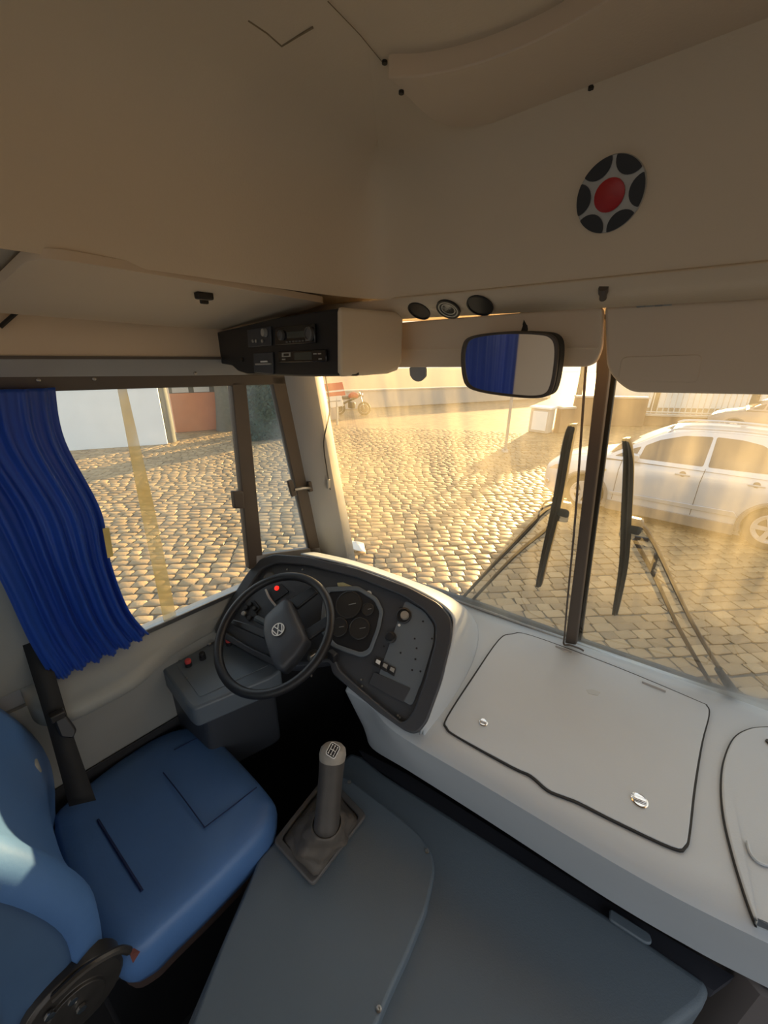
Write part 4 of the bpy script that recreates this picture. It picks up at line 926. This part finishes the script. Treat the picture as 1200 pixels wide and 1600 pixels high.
# ------------------------------------------------------------------ cars
def car(name, O, yaw, label, paint, S=1.0, detail=True):
    t = thing(name, O, label, 'car'); du = V((math.cos(yaw), math.sin(yaw), 0)); dv = V((-math.sin(yaw), math.cos(yaw), 0)); O = V(O)
    def P(u, v, z): return O+(du*u+dv*v+V((0, 0, z)))*S
    W = 1.72
    stn = [(0, .36, .28, .60), (.04, .20, .24, .70), (.16, .09, .2, .79), (.45, .02, .12, .89), (.8, 0, .12, .96), (1.15, 0, .12, 1.03), (1.9, 0, .12, 1.05), (2.6, 0, .12, 1.07), (3.3, 0, .12, 1.09), (3.8, .02, .2, 1.09), (4.08, .08, .24, 1.05), (4.2, .22, .3, .95)]
    rows = []
    for u, v0, zb, zt in stn:
        h = zt-zb
        half = [(v0+.10, zb), (v0+.02, zb+h*.10), (v0+.005, zb+h*.30), (v0-.012, zb+h*.52), (v0, zb+h*.72), (v0+.015, zb+h*.86), (v0+.05, zb+h*.955), (v0+.13, zt), (W*.3, zt+.02)]
        full = half+[(W/2, zt+.028)]+[(W-v, z) for v, z in reversed(half)]
        rows.append([P(u, v, z) for v, z in full])
    rows = [list(r) for r in zip(*[cr([rows[i][j] for i in range(len(rows))], 3) for j in range(len(rows[0]))])]
    b = MB(); b.grid(rows, cu=True); n = len(rows[0]); b.f += [tuple(range(n)), tuple(range(len(b.v)-n, len(b.v)))]
    body = b.build('body', paint, t, smooth=35)
    cut = []
    for u in (.80, 3.36):
        c = MB().lathe([(.365*S, -.3), (.365*S, .30)], P(u, .0, .335), dv, 32).build('cutter', m_black); cut.append(c)
        q = body.modifiers.new('arch', 'BOOLEAN'); q.object = c; q.operation = 'DIFFERENCE'; q.solver = 'EXACT'
    dg = bpy.context.evaluated_depsgraph_get(); nm = bpy.data.meshes.new_from_object(body.evaluated_get(dg)); body.modifiers.clear(); body.data = nm
    for p in nm.polygons: p.use_smooth = True
    nm.set_sharp_from_angle(angle=rad(35))
    for c in cut: bpy.data.objects.remove(c)
    # greenhouse
    pf = [(1.02, 1.02), (1.35, 1.23), (1.72, 1.45), (1.95, 1.535), (2.25, 1.58), (2.7, 1.595), (3.2, 1.575), (3.6, 1.52), (3.85, 1.42), (4.0, 1.25), (4.10, 1.05)]
    pf = [(p.x, p.y) for p in cr([V((a, b_, 0)) for a, b_ in pf], 3)]
    ve = lambda z: .02+.22*(z-1.02)/.57
    rows = []
    for u, z in pf:
        v0 = ve(z); rows.append([P(u, v0, z), P(u, v0+.05, z+.012), P(u, .45, z+.03), P(u, W/2, z+.035), P(u, W-.45, z+.03), P(u, W-v0-.05, z+.012), P(u, W-v0, z)])
    MB().grid(rows).build('roof_shell', paint, t, smooth=50)
    m_tint = MATS.get('car_glass') or mat('car_glass', (.13, .10, .075), .08, var=.1, spec=.7)
    for s_ in (0, 1):
        f = lambda u, z, h=0: P(u, ve(z)-h if s_ == 0 else W-ve(z)+h, z)
        MB().add([f(u, z) for u, z in pf]+[f(3.6, 1.03), f(2.5, 1.03), f(1.5, 1.02)], [tuple(range(len(pf)+3))]).build('cabin_side', paint, t)
        for nm_, gq in [('quarter_glass', [(1.17, 1.07), (1.47, 1.08), (1.52, 1.27), (1.40, 1.215)]), ('front_door_glass', [(1.53, 1.08), (2.38, 1.09), (2.40, 1.525), (2.05, 1.50), (1.75, 1.40), (1.57, 1.29)]), ('rear_door_glass', [(2.44, 1.09), (3.22, 1.11), (3.30, 1.19), (3.18, 1.36), (2.98, 1.48), (2.75, 1.52), (2.44, 1.53)])]:
            MB().slab(rounded([f(u, z, .003) for u, z in gq], .03*S, 3), (dv if s_ == 0 else -dv)*.012).build(nm_, m_tint, t)
        MB().tube(cr([f(1.85, 1.545, -.03), f(2.0, 1.60, -.03), f(2.7, 1.635, -.03), f(3.4, 1.60, -.03), f(3.6, 1.54, -.03)], 5), .018*S, 8).build('roof_rail', m_silverpaint, t)
    fw_ = lambda u, z, v: P(u-.012, v, z+.02)
    MB().slab([fw_(1.10, 1.075, .16), fw_(1.10, 1.09, W/2), fw_(1.10, 1.075, W-.16), fw_(1.86, 1.505, W-.3), fw_(1.86, 1.53, W/2), fw_(1.86, 1.505, .3)], (0, 0, .006)).build('windscreen', m_tint, t)
    for u in (.80, 3.36):
        for s_, v0, ax_ in ((0, .03, -dv), (1, W-.03, dv)):
            if s_ == 1 and not detail: continue
            c = P(u, v0, .325)
            wh = MB().lathe([(.20*S, -.16), (.30*S, -.17), (.325*S, -.12), (.325*S, -.04), (.31*S, 0), (.225*S, .006), (.215*S, -.01)], c, ax_, 32).build('wheel', m_rubber, t)
            MB().lathe([(.222*S, -.02), (.222*S, .012), (.205*S, .014), (.20*S, -.005), (0.0, -.03)], c, ax_, 32).build('rim', m_silverpaint, wh)
            up_ = V((0, 0, 1)); sd = ax_.cross(up_)
            for k in range(5):
                a = 2*math.pi*k/5+.3; d1 = up_*math.cos(a)+sd*math.sin(a); d2 = ax_.cross(d1)
                MB().slab([c+d1*.03*S+d2*.03*S+ax_*.0, c+d1*.21*S+d2*.035*S, c+d1*.21*S-d2*.035*S, c+d1*.03*S-d2*.03*S], ax_*.014).build('wheel_spoke', m_silverpaint, wh)
            MB().lathe([(.045*S, 0), (.04*S, .02), (0, .022)], c, ax_, 16).build('hub_cap', m_silverpaint, wh)
            arc = [P(u+math.cos(a)*.375, -.004 if s_ == 0 else W+.004, .335+math.sin(a)*.375) for a in [rad(-18+216*k/24) for k in range(25)]]
            MB().tube(arc, .034*S, 6).build('arch_trim', m_arch, t)
    if detail:
        for u in (2.16, 3.04):
            h = MB().slab(rounded([P(u+a, -.012, .935+b_) for a, b_ in ((-.10, -.012), (.10, -.012), (.10, .014), (-.10, .014))], .01, 3), -dv*.03).build('door_handle', m_silverpaint, t, bevel=.006)
            MB().lathe([(.045, 0), (.04, .004), (0, -.006)], P(u, .0, .945), -dv, 18).build('handle_recess', m_arch, t)
        MB().slab([P(1.22, -.016, .42), P(2.97, -.016, .42), P(2.90, -.016, .50), P(1.22, -.016, .47)], -dv*.012).build('side_moulding', m_silverpaint, t, bevel=.005)
        MB().slab([P(1.20, .002, .13), P(2.97, .002, .13), P(2.97, .0, .30), P(1.20, .0, .30)], -dv*.02).build('sill_skirt', m_arch, t, bevel=.01)
        for u, z0, z1 in [(1.28, .32, 1.03), (2.40, .32, 1.06)]:
            MB().tube([P(u, -.012, z0), P(u, -.014, .62), P(u, .0, .85), P(u+.02, .02, z1)], .004, 5).build('door_gap', m_black, t)
        MB().slab(rounded([P(.12, .085, .66), P(.42, .008, .70), P(.50, .01, .80), P(.25, .055, .77)], .02, 3), -dv*.012).build('headlight', m_chrome, t, bevel=.004)
        MB().lathe([(.05, 0), (.045, .008), (0, .01)], P(.13, .09, .40), (-dv-du*.6), 14).build('fog_light', m_chrome, t)
        MB().slab([P(1.03, -.014, .80), P(1.10, -.014, .80), P(1.10, -.014, .83), P(1.03, -.014, .825)], -dv*.006).build('indicator', m_patch, t)
        mr_ = MB(); c = P(1.48, -.09, 1.12); mr_.slab(rounded([c+du*a+V((0, 0, b_)) for a, b_ in ((-.09, -.06), (.07, -.06), (.08, .06), (-.06, .07))], .03, 3), -dv*.12); mr_.build('door_mirror', paint, t, bevel=.02, seg=3)
    return t
m_silverpaint = mat('silver_trim', (.55, .55, .56), .3, metal=.5, var=.03)
m_arch = mat('grey_arch_plastic', (.20, .17, .14), .6, var=.1)
m_carpaint = mat('silver_car_paint', (.62, .64, .68), .28, metal=.35, var=.03, coat=.6)
m_carpaint2 = mat('beige_car_paint', (.42, .34, .28), .35, metal=.2, var=.03)
car('parked_car', (-2.80, 7.72, GZ), rad(3.3), 'silver hatchback with roof rails parked in front of the bus', m_carpaint, 1.03)
car('parked_car', (-1.2, 19.5, GZ), rad(2), 'dull beige car parked behind the railing beyond the silver hatchback', m_carpaint2, 1.0, False)
# ------------------------------------------------------------------ far side of the yard
m_whitewall = mat('white_render', (.86, .88, .87), .7, var=.06, scale=2)
m_orange = mat('orange_plinth', (.62, .25, .12), .8, var=.12, scale=4)
m_brown = mat('brown_bank', (.30, .20, .12), .9, var=.25, scale=2)
m_pale = mat('pale_wall', (.55, .50, .44), .8, var=.1, scale=1)
m_bark = mat('grey_bark', (.16, .15, .12), .9, var=.3, scale=14, bump=.6, bscale=30)
m_leaf = mat('dark_green_leaf', (.05, .085, .045), .6, var=.4, scale=9)
m_rail = mat('white_railing', (.75, .72, .66), .5)
def gpt(x, y): return at(x, y, zpl(GZ))
# white wall seen through the driver's window
A, B = gpt(-60, 716), gpt(262, 694)
t = thing('boundary_wall', A.lerp(B, .5), 'white rendered wall beyond the driver side window', 'wall')
d = (B-A).normalized(); nrm = V((-d.y, d.x, 0)); nrm = nrm if nrm.x < 0 else -nrm
MB().slab([A, B, B+V((0, 0, 2.6)), A+V((0, 0, 2.6))], nrm*.2).build('wall_face', m_whitewall, t, bevel=.01)
MB().slab([A-nrm*.04+V((0, 0, 2.6)), B-nrm*.04+V((0, 0, 2.6)), B+nrm*.25+V((0, 0, 2.6)), A+nrm*.25+V((0, 0, 2.6))], (0, 0, .08)).build('wall_coping', m_pale, t)
# brick wall with orange plinth
A, B = gpt(276, 676), gpt(372, 668)
t = thing('brick_wall', A.lerp(B, .5), 'pale brick wall with orange plinth seen left of the side window divider', 'wall')
d = (B-A).normalized(); nrm = V((-d.y, d.x, 0)); nrm = nrm if nrm.x < 0 else -nrm
MB().slab([A, B, B+V((0, 0, 1.35)), A+V((0, 0, 1.35))], nrm*.2).build('plinth', m_orange, t)
LB = (B-A).length; nb_ = max(3, int(LB/.55)); zz = 1.36
bm_ = bpy.data.meshes.new('brick'); src = MB().box((0, 0, 0), (.52, .16, .17)); bm_.from_pydata(src.v, [], src.f); bm_.materials.append(m_pale)
MB().slab([A+nrm*.05+V((0, 0, 1.35)), B+nrm*.05+V((0, 0, 1.35)), B+nrm*.05+V((0, 0, 2.6)), A+nrm*.05+V((0, 0, 2.6))], nrm*.1).build('mortar_core', m_bark, t)
for r_ in range(6):
    for k in range(nb_):
        o = bpy.data.objects.new('brick', bm_); COL.objects.link(o)
        o.location = A+d*((k+.5+(.5 if r_ % 2 else 0))*LB/nb_*.97)+nrm*.06+V((0, 0, zz+.095+r_*.2)); o.rotation_euler = (0, 0, math.atan2(d.y, d.x)); setp(o, t)

def leaf_cloud(c, size, n, seed, leaf=.12, boxy=False):
    r = random.Random(seed); mb = MB()
    for _ in range(n):
        while True:
            p = V((r.uniform(-1, 1), r.uniform(-1, 1), r.uniform(-1, 1)))
            if boxy or .35 < p.length < 1: break
        p = V(c)+V((p.x*size[0], p.y*size[1], p.z*size[2]))
        a = V((r.uniform(-1, 1), r.uniform(-1, 1), r.uniform(-.6, .6))).normalized(); b_ = a.orthogonal().normalized(); s_ = leaf*r.uniform(.6, 1.3)
        mb.add([p-a*s_, p+b_*s_*.4, p+a*s_, p-b_*s_*.4], [(0, 1, 2, 3)])
    return mb
def tree(name, base, h, rt, crown, size, n, label, seed, lean=(0, 0), leaf=.12, boxy=False):
    t = thing(name, base, label, 'tree'); base = V(base); top = base+V((lean[0], lean[1], h))
    MB().tube(cr([base, base.lerp(top, .4)+V((.05, .02, 0)), top], 5), [rt*(1.25-.6*i/10) for i in range(11)], 10).build('trunk', m_bark, t)
    leaf_cloud(crown, size, n, seed, leaf, boxy).build('foliage', m_leaf, t, smooth=True, kind='stuff')
    return t
b = gpt(262, 690); tree('yard_tree', b, 3.4, .22, b+V((0, -.8, 4.3)), (1.2, 1.2, 1.1), 900, 'grey-barked tree beside the white wall outside the side window', 1)
b = gpt(354, 672); tree('yard_tree', b, 3.6, .30, b+V((0, 1.3, 4.8)), (1.2, 1.2, 1.1), 900, 'dark-trunked tree just left of the side window divider', 2)
# hedge seen through the quarter window
A, B = gpt(384, 690), gpt(448, 684); t = thing('hedge', A.lerp(B, .5), 'dark green clipped hedge seen through the quarter window', 'hedge')
d = (B-A); hb_ = MB().slab([A, B, B+V((0, 0, 2.3)), A+V((0, 0, 2.3))], V((-.5, .35, 0))); hb_.build('hedge_core', m_leaf, t)
lc_ = MB(); r = random.Random(5)
for _ in range(5000):
    p = A+d*r.random()+V((r.uniform(-.05, .12), r.uniform(-.12, .05), r.uniform(0, 2.4))); a = V((r.uniform(-1, 1), r.uniform(-1, 1), r.uniform(-1, 1))).normalized(); b_ = a.orthogonal().normalized(); s_ = r.uniform(.05, .1)
    lc_.add([p-a*s_, p+b_*s_*.5, p+a*s_, p-b_*s_*.5], [(0, 1, 2, 3)])
lc_.build('hedge_leaves', m_leaf, t, kind='stuff')

# red and white notice board
b = gpt(527, 664); SG = plane(b, (RT.cross(V((0, 0, 1)))))
sg = thing('notice_board', b, 'red and white notice board on a post seen left in the windscreen', 'sign')
MB().slab(rounded(pts([(506, 600), (535, 597), (540, 617), (512, 620)], SG), .02, 2), FW*.04).build('red_panel', m_button, sg)
MB().slab(off(pts([(509, 611.5), (537.5, 608.5), (538, 611), (509.5, 614)], SG), -FW*.01), FW*.02).build('white_stripe', m_white, sg)
MB().slab(rounded(pts([(511, 620), (533, 618), (537, 634), (517, 637)], SG), .02, 2), FW*.04).build('white_panel', m_white, sg)
MB().slab(off(pts([(515, 627), (532, 625.5), (532.3, 627), (515.4, 628.5)], SG), -FW*.01), FW*.02).build('print_line', m_pillar, sg)
MB().tube([b, at(525, 600, SG)+FW*.06], .04, 8).build('post', m_pillar, sg)
# motorcycle parked by the board
b = gpt(549, 648); mc = thing('motorcycle', b, 'dark motorcycle parked beside the red notice board', 'motorcycle')
mu_ = V((.75, .66, 0)); mv = V((-.66, .75, 0))
def mp_(u, z, v=0): return b+mu_*u+mv*v+V((0, 0, z))
for u in (-.6, .62):
    MB().tube([mp_(u+.27*math.cos(a), .3+.27*math.sin(a)) for a in [2*math.pi*k/24 for k in range(24)]], .05, 8, closed=True).build('wheel', m_rubber, mc)
    MB().lathe([(.2, -.01), (.2, .01)], mp_(u, .3), mv, 12).build('wheel_disc', m_darksteel, mc)
MB().tube(cr([mp_(-.6, .3), mp_(-.3, .55), mp_(.25, .8), mp_(.45, .95)], 4), .05, 8).build('frame', m_black, mc)
MB().tube([mp_(.62, .3), mp_(.48, .75), mp_(.40, 1.05)], .03, 8).build('fork', m_steel, mc)
MB().tube([mp_(.38, 1.08, -.33), mp_(.42, 1.05, 0), mp_(.38, 1.08, .33)], .02, 8).build('handlebar', m_black, mc)
MB().tube(cr([mp_(.35, .85), mp_(.1, .92), mp_(-.1, .82)], 5), [.08+.06*math.sin(math.pi*k/10) for k in range(11)], 12).build('fuel_tank', m_red, mc)
MB().tube(cr([mp_(-.05, .8), mp_(-.4, .78), mp_(-.75, .84)], 4), .09, 10, sy=.7).build('saddle', m_black, mc)
MB().box(mp_(.02, .45), (.3, .25, .3)).build('engine', m_darksteel, mc, bevel=.05)
MB().lathe([(.09, 0), (.08, .06), (0, .08)], mp_(.52, .92), mu_, 14).build('headlamp', m_chrome, mc)

# low grey wall behind the board and long pale kerb wall across the far side
def wallseg(name, a, b, h, m, label, th=.25):
    A, B = gpt(*a), gpt(*b); d = (B-A).normalized(); n = V((-d.y, d.x, 0)); n = n if n.dot(A) > 0 else -n
    t = thing(name, A.lerp(B, .5), label, 'wall')
    MB().slab([A, B, B+V((0, 0, h)), A+V((0, 0, h))], n*th).build('wall_face', m, t, bevel=.02)
    MB().slab([A-n*.05+V((0, 0, h)), B-n*.05+V((0, 0, h)), B+n*(th+.05)+V((0, 0, h)), A+n*(th+.05)+V((0, 0, h))], (0, 0, .07)).build('wall_coping', m_pale, t)
    return t, A, B, d, n
wallseg('low_wall', (440, 668), (530, 655), .8, m_pillar, 'grey low wall behind the red notice board')
wallseg('far_wall', (536, 640), (860, 622), .9, m_pale, 'long pale low wall across the far side of the yard')
wallseg('brown_wall', (872, 677), (892, 675), .9, m_brown, 'short brown wall left of the centre post beyond the car')
wallseg('brown_wall', (893, 664), (1004, 667), 1.15, m_brown, 'brown retaining wall behind the bonnet of the silver car')
wallseg('low_wall', (1006, 665), (1300, 676), .42, m_brown, 'low brown wall carrying the white railing behind the silver car')
wallseg('far_wall', (930, 636), (1320, 642), 2.2, m_whitewall, 'white wall far behind the railing at the right')
# gate box left of it
b = gpt(840, 676); t = thing('utility_box', b, 'pale utility box at the left end of the short brown wall', 'box')
MB().box(b+V((0, .2, .45)), (.75, .5, .9)).build('box_body', m_pale, t, bevel=.03); MB().box(b+V((0, .2, .93)), (.85, .6, .07)).build('box_lid', m_whitewall, t, bevel=.01); MB().box(b+V((.02, -.06, .45)), (.55, .03, .7)).build('box_door', m_whitewall, t, bevel=.01)
# railing on the brown wall
A, B = gpt(1008, 664), gpt(1296, 675); d = (B-A).normalized(); n = V((-d.y, d.x, 0)); n = n if n.y > 0 else -n
t = thing('railing', A, 'white metal railing with vertical bars on the brown wall behind the car', 'railing')
z0 = .47; LB = (B-A).length; nbar = int(LB/.22)
pm = MB().tube([V((0, 0, 0)), V((0, 0, 1.0))], .022, 6).build('railing_bar', m_rail, t)
pm.location = A+n*.3+V((0, 0, z0)); pm.matrix_parent_inverse = t.matrix_basis.inverted()
for k in range(1, nbar):
    o = pm.copy(); COL.objects.link(o); o.location = A+d*(k*LB/nbar)+n*.3+V((0, 0, z0))
for h in (.06, .95): MB().tube([A+n*.3+V((0, 0, z0+h)), B+n*.3+V((0, 0, z0+h))], .035, 6).build('railing_rail', m_rail, t)
# thin pole in the yard
b = gpt(789, 706); t = thing('yard_pole', b, 'thin steel pole standing in the middle of the yard', 'pole')
MB().tube([b, b+V((0, 0, 4.5))], .045, 8).build('pole_tube', m_pillar, t); MB().lathe([(.12, 0), (.10, .06), (.05, .09)], b, (0, 0, 1), 12).build('pole_foot', m_steel, t)
# litter
b = gpt(556, 859); r = random.Random(3); mb = MB(); rows = []
for i in range(6):
    t_ = i/5; rows.append([b+V((math.cos(a)*(.16*math.sin(math.pi*(.15+.8*t_)))*(1+.3*math.sin(3*a+i)), math.sin(a)*.13*math.sin(math.pi*(.15+.8*t_)), .015+.10*t_+.02*math.sin(2*a+i*2))) for a in [2*math.pi*k/14 for k in range(14)]])
mb.grid(rows, cu=True); mb.f.append(tuple(range(len(mb.v)-14, len(mb.v))))
tag(mb.build('plastic_bag', m_white, smooth=60), 'crumpled white plastic bag lying on the cobbles below the pillar', 'litter')

# clipped trees added unseen behind the railing to keep sun off the dashboard
for i, (x, y) in enumerate([(-6.6, 21.5), (-3.35, 21.5), (-.1, 21.5), (3.15, 21.5)]):
    b = V((x, y, GZ)); tree('shade_tree', b, 3.3, .14, b+V((0, 0, 4.2)), (1.62, .9, .72), 5200, ['added clipped shade tree farthest left behind the far wall', 'added clipped shade tree behind the railing just left of the beige car', 'added clipped shade tree behind the railing beside the beige car', 'added clipped shade tree farthest right behind the railing'][i], 20+i, leaf=.15, boxy=True)
